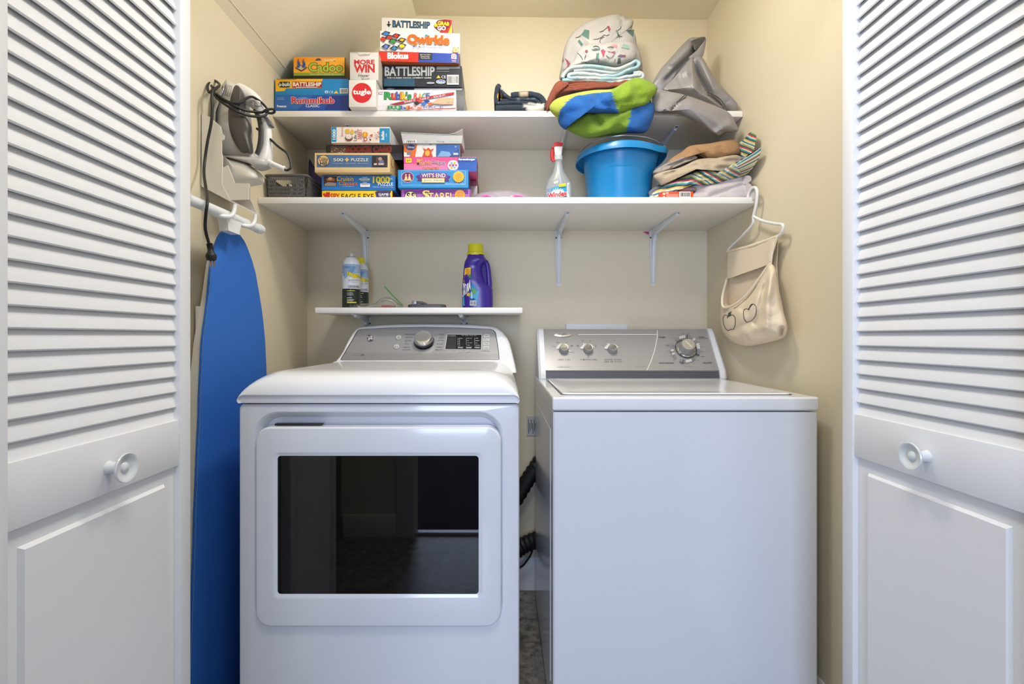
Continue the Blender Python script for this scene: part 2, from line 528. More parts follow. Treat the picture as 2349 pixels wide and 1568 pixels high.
mb = MB()
W_, H_ = dx1-dx0, dzt-.02
cz = .02+H_/2
rx0, rx1, rz0, rz1 = -.6072, -.0021, .345, .866
rc = ((rx0+rx1)/2, (rz0+rz1)/2); rw, rh = rx1-rx0, rz1-rz0
hole = []
for x, z in rrect(*rc, rw-.05, rh-.06, .05, n):
    a = math.atan2((z-.60)/1.0, x-dcx); hole.append((dcx+.20*math.cos(a), .60+.20*math.sin(a)))
loops = [yl(rrect(dcx, cz, W_, H_, .014, n), dy1), yl(rrect(dcx, cz, W_, H_, .014, n), dy0+.010), yl(rrect(dcx, cz, W_-.006, H_-.004, .012, n), dy0+.003),
         yl(rrect(dcx, cz, W_-.018, H_-.012, .010, n), dy0),
         yl(rrect(*rc, rw+.004, rh+.004, .060, n), dy0), yl(rrect(*rc, rw-.006, rh-.006, .055, n), dy0+.004), yl(rrect(*rc, rw-.014, rh-.014, .05, n), dy0+.014),
         yl(rrect(*rc, rw-.028, rh-.030, .045, n), dy0+.026), yl(rrect(*rc, rw-.05, rh-.06, .04, n), dy0+.030), yl(hole, dy0+.032), yl(hole, dy0+.06)]
mb.loft(loops, ENAM, True, False)
mb.build('cabinet', dry, wn_=True)
for fx in (dx0+.05, dx1-.05):
    for fy in (dy0+.06, dy1-.06):
        MB().lathe([(.018, 0), (.020, .006), (.014, .022)], (fx, fy, .0), (0, 0, 1), M('#2a2a2a', .6), 16).build('foot', dry)
# drum
mb = MB(); DR = M('#8b8d90', .35, .8)
o = (dcx, dy0+.06, .60)
mb.lathe([(.20, 0), (.262, .012), (.262, .44), (.22, .47), (.0001, .475)], o, (0, 1, 0), DR, 64, cap=False)
for k in range(54):
    for j in range(7):
        a = 2*PI*(k+.5*(j % 2))/54; yy = o[1]+.05+.055*j
        c = V((dcx+.259*math.cos(a), yy, .60+.259*math.sin(a))); nr = V((-math.cos(a), 0, -math.sin(a)))
        mb.lathe([(.0001, .0012), (.0042, .001), (.0055, 0)], c, nr, M('#d8dade', .2, 1), 8)
mb.build('drum', dry)
# top cover, rounded at the front and at both ends
mb = MB(); loops = []


def topsec(y, h, ins, r):
    x0, x1 = dx0+ins, dx1-ins; pts = [(x0+.004, dzt+.001), (x0, dzt+.006)]
    hh = max(h, .012); rr = min(r, hh-.008); rxx = rr*1.35
    pts += [(x0, dzt+hh-rr)]+[(x0+rxx-rxx*math.cos(a), dzt+hh-rr+rr*math.sin(a)) for a in [PI/2*k/10 for k in range(1, 11)]]
    pts += [(x1-rxx+rxx*math.sin(a), dzt+hh-rr+rr*math.cos(a)) for a in [PI/2*k/10 for k in range(0, 10)]]
    pts += [(x1, dzt+hh-rr), (x1, dzt+.006), (x1-.004, dzt+.001)]
    return [V((x, y, z)) for x, z in pts]


for y, h, ins in ((1.169, .017, .004), (1.164, .019, .001), (1.1625, .022, 0), (1.1635, .028, 0), (1.167, .039, 0), (1.174, .050, 0), (1.184, .0595, 0), (1.198, .067, 0), (1.216, .0725, 0), (1.240, .0755, 0), (1.28, .0762, 0), (1.895, .0755, 0), (1.90, .073, .002)):
    loops.append(topsec(y, h, ins, .064))
mb.loft(loops, ENAM2)
mb.build('top_cover', dry, wn_=True)
# console
zb_, zt_ = .958, 1.094
cyb, cyt = 1.715, 1.835
cn = V((0, -(zt_-zb_), (cyt-cyb))).normalized()      # out of the sloping face
yz = lambda z: cyb+(z-zb_)/(zt_-zb_)*(cyt-cyb)
lf = [hit(ZM['d'][0]+x/5.22, ZM['d'][1]+y/5.22, V((dcx, cyb, zb_)), cn) for x, y in ((-10, 540), (40, 512), (80, 465), (130, 385), (165, 315), (205, 235), (245, 170), (285, 122), (335, 97), (600, 74), (820, 66))]
rt = [hit(ZM['d'][0]+x/5.22, ZM['d'][1]+y/5.22, V((dcx, cyb, zb_)), cn) for x, y in ((1060, 64), (1400, 66), (1700, 74), (1925, 92), (1990, 110), (2055, 165), (2110, 235), (2140, 300), (2160, 370), (2178, 440), (2190, 490), (2206, 550), (2218, 610), (2226, 650))]
cons = [(p.x, max(p.z, zb_)) for p in lf]+[(p.x, p.z) for p in rt]


def inset(pts, d):
    c = V((dcx, zb_+.05)); out = []
    for x, z in pts:
        out.append((x+(dcx-x)*d/.3, z-(d if z > zb_+.02 else 0)*.8))
    return out


mb = MB()
mb.loft([[V((x, 1.90, z)) for x, z in cons], [V((x, yz(z)+.02, z)) for x, z in cons], [V((x, yz(z)+.006, z)) for x, z in inset(cons, .003)], [V((x, yz(z), z)) for x, z in inset(cons, .010)]], ENAM2)
mb.build('console', dry, wn_=True)
p0 = V((dcx, cyb, zb_))+cn*.0012
mb = MB(); d = Dec(mb, 'd', p0, cn)
pan = [(116, 497), (190, 370), (255, 262), (305, 172), (325, 146), (355, 135), (700, 113), (1100, 105), (1500, 112), (1895, 130), (1935, 143), (1960, 170), (1978, 262), (1994, 370), (2006, 491), (1060, 496)]
d.poly([(x+(8 if x > 1060 else -8), y-4) for x, y in pan], '#3a3a3b'); d.poly(pan, GREYP)
d.poly([(116, 497), (172, 402), (1060, 418), (1998, 425), (2006, 491), (1060, 496)], M('#9a9a9b', .34, metal=.35))
for t, x0, y0, x1, y1 in (('MIXED LOAD', 892, 186, 997, 196), ('DELICATES', 886, 222, 978, 232), ('COTTONS', 878, 259, 958, 269), ('NORMAL', 878, 275, 916, 281), ('JEANS', 874, 302, 925, 312), ('CASUALS', 862, 340, 940, 350), ('QUICK DRY', 852, 372, 946, 382),
                          ('TOWELS', 1286, 185, 1354, 195), ('SHEETS', 1314, 201, 1348, 207), ('BULKY', 1294, 221, 1350, 231), ('BEDDING', 1298, 236, 1348, 242), ('SANITIZE', 1274, 259, 1346, 269), ('AIR FLUFF', 1258, 301, 1340, 311), ('WARM UP', 1254, 339, 1336, 349), ('TIMED DRY', 1240, 371, 1330, 381),
                          ('EXTEND TUMBLE', 1810, 386, 1892, 393)):
    d.text(t, x0, y0, x1, y1, INK, .008); d.l -= 1
d.rect(276, 428, 330, 448, '#7c7c7d'); d.rect(281, 432, 325, 444, '#999a9b'); d.rect(340, 440, 398, 446, '#6c6c6c'); d.ell(375, 433, 18, 5, '#5a5a5a')
mb.build('control_panel', dry)
mb = MB(); d = Dec(mb, 'd', p0+cn*.0012, cn)
d.poly([(1384, 186), (1804, 190), (1797, 374), (1356, 372)], '#d9d9d9'); d.poly([(1390, 192), (1799, 195), (1792, 369), (1363, 367)], M('#121214', .15)); d.poly([(1392, 218), (1500, 219), (1490, 366), (1368, 365)], M('#2c2c2f', .3))
d.text('EST TIME REMAINING', 1396, 203, 1494, 214, '#c8c8c8', .004); d.text('Wet   Drying   Cooling   Done', 1562, 198, 1740, 212, '#b8b8b8', .004)
for x, ls, b_ in ((1520, ('60 min', '50', '40', '30', '20'), 'Time'), (1622, ('More Dry', 'Dry', 'Less Dry', 'Damp'), 'Level'), (1722, ('High', 'Medium', 'Low', 'No Heat'), 'Temp')):
    d.rect(x-8, 232, x-3, 322, '#8e8e90')
    for i, t in enumerate(ls):
        y = 233+i*(82/(len(ls)-1)) if len(ls) > 1 else 233
        d.text(t, x+6, y, x+6+9*len(t)*.8, y+9, '#e2e2e2', .008); d.l -= 1
    d.rect(x-12, 334, x+64, 362, '#2e2e30'); d.text(b_, x-4, 340, x+52, 355, '#f0f0f0', .01)
mb.build('display', dry)
for i, (x, y, t) in enumerate(((1414, 398, 'My Cycle'), (1532, 397, 'Time'), (1640, 397, 'Level'), (1740, 397, 'Temp'))):
    mb = MB(); d = Dec(mb, 'd', p0+cn*.001, cn); d.rect(x-34, y-11, x+34, y+12, '#b4b4b4'); d.text(t, x-24, y-6, x+24, y+6, INK, .004); mb.build('button', dry)
for x, y, t in ((1860, 208, 'Signal'), (1857, 257, 'Eco'), (1856, 302, 'Wrinkle'), (1855, 346, 'Lock')):
    mb = MB(); d = Dec(mb, 'd', p0+cn*.001, cn); d.rect(x-36, y-16, x+36, y+17, '#c6c6c4'); d.text(t, x-24, y-8, x+24, y+6, INK, .004); mb.build('button', dry)


def pp(z, x, y, e=0):
    a, b, s = ZM[z]; return hit(a+x/s, b+y/s, p0, cn)+cn*e


for x, y, sym in ((808, 230, 0), (783, 340, 1)):
    mb = MB(); c = pp('d', x, y)
    mb.lathe([(.0001, .0035), (.0098, .0035), (.0112, .002), (.0115, 0)], c, cn, M('#c3c2be', .3), 28)
    mb.lathe([(.0112, .0004), (.0124, .0010), (.0128, 0)], c, cn, M('#5b5b5c', .3), 28)
    d = Dec(mb, 'd', p0+cn*.0036, cn)
    if sym == 0:
        d.line([(808, 216), (808, 230)], 4, INK)
        d.line([(808+14*math.sin(a), 231-11*math.cos(a)) for a in [.5+k*(2*PI-1)/14 for k in range(15)]], 3.5, INK)
    else:
        d.poly([(763, 332), (763, 347), (776, 340)], INK); d.rect(786, 333, 790, 346, INK); d.rect(795, 333, 799, 346, INK)
    mb.build('button', dry)
# round badge with a script monogram
mb = MB(); c = pp('d', 463, 232)
mb.lathe([(.0001, .0030), (.0155, .0030), (.0176, .0015), (.0178, 0)], c, cn, M('#d9d8d4', .22, .6), 40)
d = Dec(mb, 'd', p0+cn*.0032, cn)
d.ell(463, 231, 46, 41, '#17171a'); d.ell(463, 231, 41, 36.5, '#d6d5d0'); d.ell(463, 231, 38, 34, '#1d1d20')
for k in range(4):
    a = PI/2*k+.5; d.line([(463+30*math.cos(a+t), 231+26*math.sin(a+t)) for t in (-.42, -.2, 0, .2, .42)], 6, '#d6d5d0')
d.text('GE', 441, 215, 486, 248, '#e8e7e2', .03, sh=7)
mb.build('badge', dry)
# dial
mb = MB(); c = pp('d', 1112, 286)
mb.lathe([(0.03618, 0.00135), (0.03770, 0.00540), (0.03587, 0.00203)], c, cn, M('#222326', .3), 44, cap=False)
mb.lathe([(0.03496, 0.00000), (0.03496, 0.01350), (0.03374, 0.01755)], c, cn, M('#0c0c12', .12, coat=1), 44)
mb.lathe([(0.03374, 0.01755), (0.03192, 0.02970), (0.02979, 0.03375), (0.02736, 0.03429), (0.01520, 0.03375), (0.00015, 0.03348)], c, cn, CHROME, 44)
mb.build('dial', dry)
# door
mb = MB(); ox0, ox1, oz0, oz1 = -.5995, -.0052, .3516, .8325
oc = ((ox0+ox1)/2, (oz0+oz1)/2); ow_, oh_ = ox1-ox0, oz1-oz0
gx0, gx1, gz0, gz1 = -.5455, -.0600, .4295, .7628
gc = ((gx0+gx1)/2, (gz0+gz1)/2); gw, gh = gx1-gx0, gz1-gz0


def bow(pts, y): return [V((x, y-.006*max(0, 1-((x-oc[0])/(ow_/2))**2), z-(.006*(1-((x-oc[0])/(ow_/2))**2) if z < oz0+.05 else 0))) for x, z in pts]


dl = [bow(rrect(*gc, gw+.02, gh+.02, .012, n), 1.187), bow(rrect(*oc, ow_, oh_, .036, n), 1.187), bow(rrect(*oc, ow_, oh_, .036, n), 1.163), bow(rrect(*oc, ow_-.003, oh_-.003, .035, n), 1.159), bow(rrect(*oc, ow_-.010, oh_-.010, .032, n), 1.1565),
      bow(rrect(*gc, gw+.022, gh+.022, .016, n), 1.1555), bow(rrect(*gc, gw+.012, gh+.012, .012, n), 1.1585), bow(rrect(*gc, gw, gh, .008, n), 1.1600), bow(rrect(*gc, gw+.02, gh+.02, .012, n), 1.187)]
mb.loft(dl, ENAM, False, False)
door = mb.build('door', dry, wn_=True)
door['_loc'] = [dcx, 1.54, 0]
mb = MB(); pts = rrect(*gc, gw+.004, gh+.004, .008, n)
mb.loft([[V((x, 1.1585, z)) for x, z in pts], [V((x, 1.1625, z)) for x, z in pts]], glassy('tinted_glass', (.20, .20, .22), .012, .05, .012))
o = mb.build('window', door); o.location = (0, 0, 0)
mb = MB(); mb.box((-.5600, 1.172, .8335), (-.445, 1.186, .8375), M('#1e1e22', .5), .001); o = mb.build('latch_slot', door)
for hz in (.74, .40):
    mb = MB(); mb.box((-.0045, 1.172, hz-.035), (-.0012, 1.19, hz+.035), M('#34343a', .4), .001); mb.build('hinge', door)

# ---------------------------------------------------------------- washer
wx0, wx1, wy0, wy1, wzt = .127, .8125, 1.236, 1.90, .8565
wcx = (wx0+wx1)/2
was = thing('washer', 'white top-loading washing machine with a silver knob console, right of the dryer', 'washer', (wcx, 1.57, 0))
mb = MB(); h = wzt-.02
mb.loft([yl(rrect(wcx, .02+h/2, wx1-wx0, h, .006, 4), wy1), yl(rrect(wcx, .02+h/2, wx1-wx0, h, .006, 4), wy0+.012), yl(rrect(wcx, .02+h/2, wx1-wx0-.003, h, .005, 4), wy0+.004), yl(rrect(wcx, .02+h/2, wx1-wx0-.012, h-.003, .004, 4), wy0)], ENAM)
# pressed side panel
mb.box((wx0-.0012, wy0+.06, .12), (wx0+.002, wy1-.10, .80), ENAM, .001)
mb.build('cabinet', was, wn_=True)
for fx in (wx0+.05, wx1-.05):
    for fy in (wy0+.06, wy1-.06):
        MB().lathe([(.018, 0), (.020, .006), (.014, .022)], (fx, fy, .0), (0, 0, 1), M('#2a2a2a', .6), 16).build('foot', was)
mb = MB(); mb.box((wx0-.001, wy0-.003, wzt+.0025), (wx1+.001, wy1, .8945), ENAM2, .006, 3); mb.build('top_deck', was, wn_=True)
mb = MB(); lz = .8947
lx0, lx1, ly0, ly1 = .158, .772, 1.280, 1.722
r1 = rrect((lx0+lx1)/2, (ly0+ly1)/2, lx1-lx0, ly1-ly0, .018, 6)
q = lambda pts, z: [V((x, y, z)) for x, y in pts]
ri = lambda d, r: rrect((lx0+lx1)/2, (ly0+ly1)/2, lx1-lx0-d, ly1-ly0-d, r, 6)
mb.loft([q(ri(-.008, .02), lz), q(ri(-.008, .02), lz+.0006)], M('#55565a', .5))
mb.loft([q(r1, lz+.0007), q(r1, lz+.003), q(ri(.005, .016), lz+.005), q(ri(.05, .03), lz+.005), q(ri(.075, .04), lz+.0015), q(ri(.2, .05), lz+.0012)], ENAM2)
mb.build('lid', was, wn_=True)
# console
zb2, zt2, yb2, yt2 = .9275, 1.078, 1.752, 1.858
wn = V((0, -(zt2-zb2), yt2-yb2)).normalized()
cs = [(1.885, .8945), (1.752, .8945), (1.750, .899), (1.7575, .9215), (1.752, .9275), (1.856, 1.074), (1.860, 1.0775), (1.867, 1.079), (1.885, 1.079)]
mb = MB()
SILV = M('#a9a7a6', .36, metal=.35)
mb.loft([[V((x, y, z)) for y, z in cs] for x in (.154, .788)], SILV)
mb.build('console', was)
mb = MB(); mb.prism([V((.154, 1.7495, .899)), V((.788, 1.7495, .899)), V((.788, 1.7560, .9215)), V((.154, 1.7560, .9215))], (0, -.0008, .0003), M('#5f6067', .35, metal=.4)); mb.build('console_foot_strip', was)
cc = [(1.885, .8946), (1.745, .8946), (1.742, .900), (1.747, .926), (1.845, 1.070), (1.853, 1.078), (1.862, 1.0825), (1.885, 1.0835)]
for x0, x1, s_ in ((.1285, .154, -1), (.788, .8135, 1)):
    mb = MB(); e = .008
    sh = [(y+(.006 if y < 1.88 else 0), z-(.005 if z > 1.05 else 0)) for y, z in cc]
    a = [V((x0 if s_ < 0 else x1, y, z)) for y, z in sh]; a2 = [V((x0+.004 if s_ < 0 else x1-.004, y, z)) for y, z in [((p[0]+r_[0])/2, (p[1]+r_[1])/2) for p, r_ in zip(sh, cc)]]
    b1 = [V((x0+e if s_ < 0 else x1-e, y, z)) for y, z in cc]; b2 = [V((x1 if s_ < 0 else x0, y, z)) for y, z in cc]
    mb.loft([a, a2, b1, b2], M('#dadcdf', .3)); mb.build('end_cap', was, wn_=True)
p1 = V((wcx, yb2, zb2))+wn*.0008
mb = MB(); d = Dec(mb, 'w', p1, wn)
LT = '#e9e7e2'
d.rect(543, 134, 1465, 142, LT); d.line([(1469, 86), (1470, 160), (1455, 250), (1430, 350), (1395, 450), (1348, 556)], 8, LT)
for t, x0, y0, x1, y1 in (('L O A D   S I Z E', 300, 424, 450, 437), ('T E M P E R A T U R E', 566, 424, 764, 437), ('E X T R A   R I N S E', 858, 424, 1046, 437), ('E N D   O F   C Y C L E', 852, 449, 1056, 462),
                          ('NORMAL', 1490, 161, 1570, 175), ('CASUAL', 1950, 159, 2024, 173), ('Permanent Press', 1955, 178, 2064, 186), ('HAND WASHABLES', 1490, 463, 1666, 478), ('DELICATES', 2004, 461, 2106, 476),
                          ('Regular', 1806, 144, 1852, 154), ('Regular', 1568, 255, 1614, 265), ('Regular', 1734, 470, 1780, 480), ('Regular', 1984, 389, 2028, 399), ('Pull Start  Push Stop', 1796, 508, 1890, 516),
                          ('Small', 246, 271, 271, 279), ('Medium', 286, 225, 325, 233), ('Large', 392, 226, 421, 234), ('Super Plus', 455, 258, 482, 280), ('Reset', 466, 342, 494, 350),
                          ('Hot Cold', 529, 256, 550, 278), ('Warm', 582, 206, 612, 214), ('Cold', 671, 206, 695, 214), ('Warm', 736, 256, 766, 264), ('Warm', 736, 271, 764, 279), ('Hot', 647, 384, 674, 392), ('Tap', 649, 401, 674, 409),
                          ('On', 876, 206, 890, 214), ('Off', 953, 206, 970, 214), ('Off', 825, 256, 841, 264), ('On', 1022, 258, 1036, 266)):
    d.text(t, x0, y0, x1, y1, INK, .012 if y1-y0 > 9 else .004); d.l -= 1
d.text('ULTIMATE CARE II', 302, 508, 448, 522, '#8f8d8c', .004); d.text('QUIET WASH', 1226, 503, 1326, 517, '#8f8d8c', .004)
for x, y in ((374, 318), (659, 318), (942, 318)):
    d.poly([(x-92, y-14), (x-76, y-46), (x-50, y-70), (x-20, y-80), (x-40, y-40), (x-60, y-12)], '#dedcd6')
    if x == 374: d.poly([(x+50, y+2), (x+86, y+12), (x+84, y+20), (x+48, y+14)], LT)
    else:
        d.rect(x+48, y-40, x+74, y-33, LT); d.poly([(x-60, y-78), (x-52, y-82), (x-42, y-66), (x-48, y-62)], LT); d.poly([(x-92, y-36), (x-70, y-30), (x-70, y-22), (x-92, y-28)], LT)
# timer scale
cx_, cy_ = 1800, 306
for k in range(40):
    a = 2*PI*k/40; 
    if k in (3, 4, 13, 14, 23, 24, 33): continue
    q0 = lambda rr, t: (cx_+rr*math.cos(t)*1.0, cy_+rr*.93*math.sin(t))
    dark = k % 10 in (0, 1, 2, 5, 6)
    d.poly([q0(138, a), q0(172, a), q0(172, a+.135), q0(138, a+.135)], '#87878a' if dark else '#cfcdca'); d.l -= 1
    if k % 2: d.text(('Wash', 'Rinse', 'Spin', 'Off', 'Soak')[k % 5], *[q0(197, a)[i]+o_ for i, o_ in enumerate((-17, -4))], *[q0(197, a)[i]+o_ for i, o_ in enumerate((17, 4))], '#4a4a4c', .0); d.l -= 1
d.l += 2
for a in (-1.45, 2.9, 1.75, .45): d.line([(cx_+135*math.cos(a), cy_+126*math.sin(a)), (cx_+182*math.cos(a), cy_+170*math.sin(a))], 8, INK)
mb.build('control_panel', was)


def wp(x, y): a, b, s = ZM['w']; return hit(a+x/s, b+y/s, p1, wn)


KN = M('#8f8e88', .35)
KT = M('#cfccc2', .28, .7)
for x, y in ((374, 318), (659, 318), (942, 318)):
    mb = MB(); c = wp(x, y)
    mb.lathe([(.0001, 0), (.0185, 0), (.0178, .004), (.0165, .0165), (.0150, .0190)], c, wn, KN, 36)
    mb.lathe([(.0150, .0190), (.0146, .0200), (.0134, .0198), (.0130, .0190), (.0001, .0190)], c, wn, KT, 36)
    mb.build('knob', was)
mb = MB(); c = wp(1802, 310)
mb.lathe([(0.03933, 0.00100), (0.04013, 0.00400), (0.03819, 0.00400)], c, wn, M('#26262a', .3), 52, cap=False)
mb.lathe([(0.00011, 0.00000), (0.03819, 0.00000), (0.03762, 0.00400), (0.03420, 0.00750), (0.02451, 0.00850)], c, wn, M('#b9bab9', .14, .9), 52)
mb.lathe([(0.02907, 0.00800), (0.02827, 0.01000), (0.02599, 0.03000), (0.02394, 0.03450)], c, wn, KN, 44)
mb.lathe([(0.02394, 0.03450), (0.02337, 0.03600), (0.02143, 0.03620), (0.02052, 0.03520), (0.00011, 0.03520)], c, wn, KT, 44)
u = V((1, 0, 0)); v = wn.cross(u)
dr = (u*.55+v*-.83).normalized(); sd = wn.cross(dr)
mb.prism([c+wn*.0353+dr*.017*a+sd*.0009*b for a, b in ((-1, -1), (1, -1), (1, 1), (-1, 1))], wn*.0012, M('#eceae4', .3))
mb.build('timer_dial', was)
mb = MB(); c = wp(355, 139); d = Dec(mb, 'w', p1, wn); d.l = 3
u2 = wp(465, 139)-c; v2 = wp(355, 109)-c
for k, (s_, e, m_) in enumerate(((1, 0, M('#c9c8c6', .2, .8)), (.95, .0018, M('#dcdbd8', .25, .6)))):
    pass
mb.loft([[c+u2*s_*math.cos(t)+v2*s_*math.sin(t)+wn*e for t in [2*PI*k/36 for k in range(36)]] for s_, e in ((1, 0), (1, .0012), (.94, .0026), (.6, .0034), (.01, .0036))], M('#d2d1ce', .22, .7))
d = Dec(mb, 'w', p1+wn*.0036, wn)
d.text('Whirlpool', 303, 124, 407, 152, '#333336', .004, sh=6); d.line([(352, 158), (366, 136), (378, 118), (402, 128)], 4, '#333336')
mb.build('badge', was)

# ---------------------------------------------------------------- boxed games and puzzles
def gbox(name, label, cat, z, rect, Y, zb, depth, body, art=None, side=None, sart=None, yaw=0, group=None, top=None, back=None, lid=None):
    """rect: front face in zoom coordinates (left, top, right, unused); the box stands at height zb, front centre at depth Y.
    lid: height fraction of a slightly larger lid (its lower rim is a real step)"""
    (a, b, s) = ZM[z]
    px0, px1 = a+rect[0]/s, a+rect[2]/s; pt = b+rect[1]/s
    pc = (px0+px1)/2
    zt = ZC+(VY-pt)*Y/F if top is None else top
    n = V((math.sin(yaw), -math.cos(yaw), 0)); u = V((math.cos(yaw), math.sin(yaw), 0))
    c = P(pc, VY, Y); c.z = 0
    l = hit(px0, VY, c+V((0, 0, ZC)), n); r = hit(px1, VY, c+V((0, 0, ZC)), n)
    l.z = r.z = 0
    W = (r-l).length; mid = (l+r)/2
    X = Matrix.Translation(mid) @ Matrix.Rotation(yaw, 4, 'Z')
    mb = MB(); bm_ = M(body, .42) if isinstance(body, str) else body
    zb += .0004
    if lid:
        zl = zb+(zt-zb)*(1-lid)
        mb.box((-W/2, 0, zl), (W/2, depth, zt), bm_, .0009, 1, X)
        mb.box((-W/2+.0022, .0022, zb), (W/2-.0022, depth-.0022, zl), M(back or body, .45), .0008, 1, X)
    else:
        mb.box((-W/2, 0, zb), (W/2, depth, zt), bm_, .0011, 2, X)
    if side:
        k = MB(); q = [V((W/2+.00012, .001, zb+.001)), V((W/2+.00012, depth-.001, zb+.001)), V((W/2+.00012, depth-.001, zt-.001)), V((W/2+.00012, .001, zt-.001))]
        mb.add([X @ p for p in q], [[0, 1, 2, 3]], M(side, .45))
    if art:
        d = Dec(mb, z, mid, n); d.l = 1; f0 = d.surf

        def clamp(px, py, e):
            p = f0(px, py, e); a = max(-W/2+.0004, min(W/2-.0004, (p-mid).dot(u))); q_ = mid+u*a+n*(p-mid).dot(n)
            q_.z = max(zb+.0003, min(zt-.0003, p.z)); return q_
        d.surf = clamp; art(d)
    if sart:
        d = Dec(mb, z, r+u*.0002, u); d.l = 1; sart(d)
    return tag(mb.build(name, loc=X @ V((0, depth/2, zb))), label, cat, group)


TOPG, LOWG = 'board games on the upper shelf', 'puzzles and games on the lower shelf'


def a_rummi(d):
    d.rect(52, 972, 878, 1134, '#2468b8'); d.poly([(480, 972), (878, 972), (878, 1134), (300, 1134)], '#1f4fa4'); d.poly([(690, 972), (878, 972), (878, 1134), (610, 1134)], '#1d3583')
    d.text('Rummikub', 240, 994, 716, 1062, '#c9232c', .03, '#f1e9e2', .03); d.text('CLASSIC', 398, 1074, 550, 1104, '#e6eef8', .012)
    d.text('THE ORIGINAL', 320, 996, 410, 1003, '#dfe6f2', 0); d.text('Pressman', 76, 1080, 180, 1106, '#f4f6fa', .03); d.text('For 2-4 Players', 80, 996, 152, 1006, '#dfe8f4', 0); d.text('Ages 8 and up', 80, 1012, 152, 1022, '#dfe8f4', 0)


def a_ubuild(d):
    d.rect(56, 787, 876, 968, '#1b86c6')
    for i in range(22):
        for j in range(2): d.ell(72+i*24, 938+j*18, 8, 5, '#1678b6', 8); d.l -= 1
    d.l += 1
    d.poly([(56, 787), (594, 787), (572, 826), (575, 890), (180, 894), (160, 922), (60, 930)], '#f0b81e')
    for i in range(16): d.poly([(72+i*14, 800), (80+i*14, 784), (86+i*14, 784), (78+i*14, 800)], '#26221a'); d.l -= 1
    d.l += 1
    d.poly([(84, 850), (108, 818), (212, 818), (236, 850), (212, 884), (108, 884)], '#2d2c2e'); d.text('u-build', 98, 826, 228, 868, '#f4f2ee', .02)
    d.rect(248, 818, 578, 884, '#a92328'); d.text('BATTLESHIP', 256, 826, 570, 868, '#f6efe6', .03); d.rect(288, 876, 530, 888, '#e7dfd2'); d.text('THE CLASSIC NAVAL COMBAT GAME', 294, 878, 524, 886, '#a92328', 0)
    d.bars(780, 892, 872, 950); d.poly([(738, 918), (768, 952), (712, 952)], '#f0c23a'); d.text('CE', 660, 922, 706, 948, '#e9eef4', .0); d.rect(614, 920, 650, 948, '#dfe8f2'); d.rect(622, 928, 642, 940, '#1b86c6')


def a_cadoo(d):
    d.rect(258, 524, 838, 762, '#241c18'); d.rect(262, 540, 834, 752, '#f39c18'); d.poly([(262, 620), (834, 540), (834, 720), (262, 724)], '#f5a92a'); d.rect(262, 718, 834, 752, '#86a02c')
    d.text('Cadoo', 436, 610, 806, 704, '#8f9f2e', .05, '#2f2b14', .03); d.text('Cadoo', 436, 610, 806, 704, '#b7c24c', .0)
    d.text('CRANIUM', 586, 562, 732, 590, '#efe2c2', .015); d.poly([(504, 580), (520, 560), (548, 556), (566, 566), (568, 580)], '#4b3a78')
    d.poly([(278, 664), (340, 632), (418, 660), (350, 704)], '#4d3c34'); d.poly([(296, 662), (340, 640), (396, 660), (350, 690)], '#c7b890')
    for x in (318, 376):
        d.poly([(x-20, 660), (x-12, 610), (x-18, 590), (x, 582), (x+14, 606), (x+20, 632), (x+8, 664)], '#2b4f9a'); d.ell(x-4, 575, 9, 12, '#c4442a')
    d.text('the adult game for kids', 450, 730, 800, 745, '#e2e4b4', 0)


def a_tugie(d):
    d.ell(1028, 944, 112, 112, '#d8222a', 44); d.text('tugie', 930, 908, 1126, 976, '#f6f3f0', .035); d.ell(1068, 906, 9, 9, '#f6f3f0')


def a_more(d):
    d.text('MORE', 944, 574, 1168, 622, '#c8242c', .035); d.text('WIN', 946, 630, 1168, 712, '#c8242c', .04)
    d.text('Hyper', 988, 732, 1108, 776, '#1c1c1e', -.004, sh=6); d.text('goal', 1020, 776, 1106, 798, '#1c1c1e', -.004, sh=6)
    d.poly([(894, 486), (984, 486), (990, 512), (1010, 516), (1060, 504), (1112, 512), (1122, 486), (1210, 486), (1210, 489), (1124, 490), (1116, 520), (1000, 524), (980, 490), (894, 490)], '#b6b0aa')


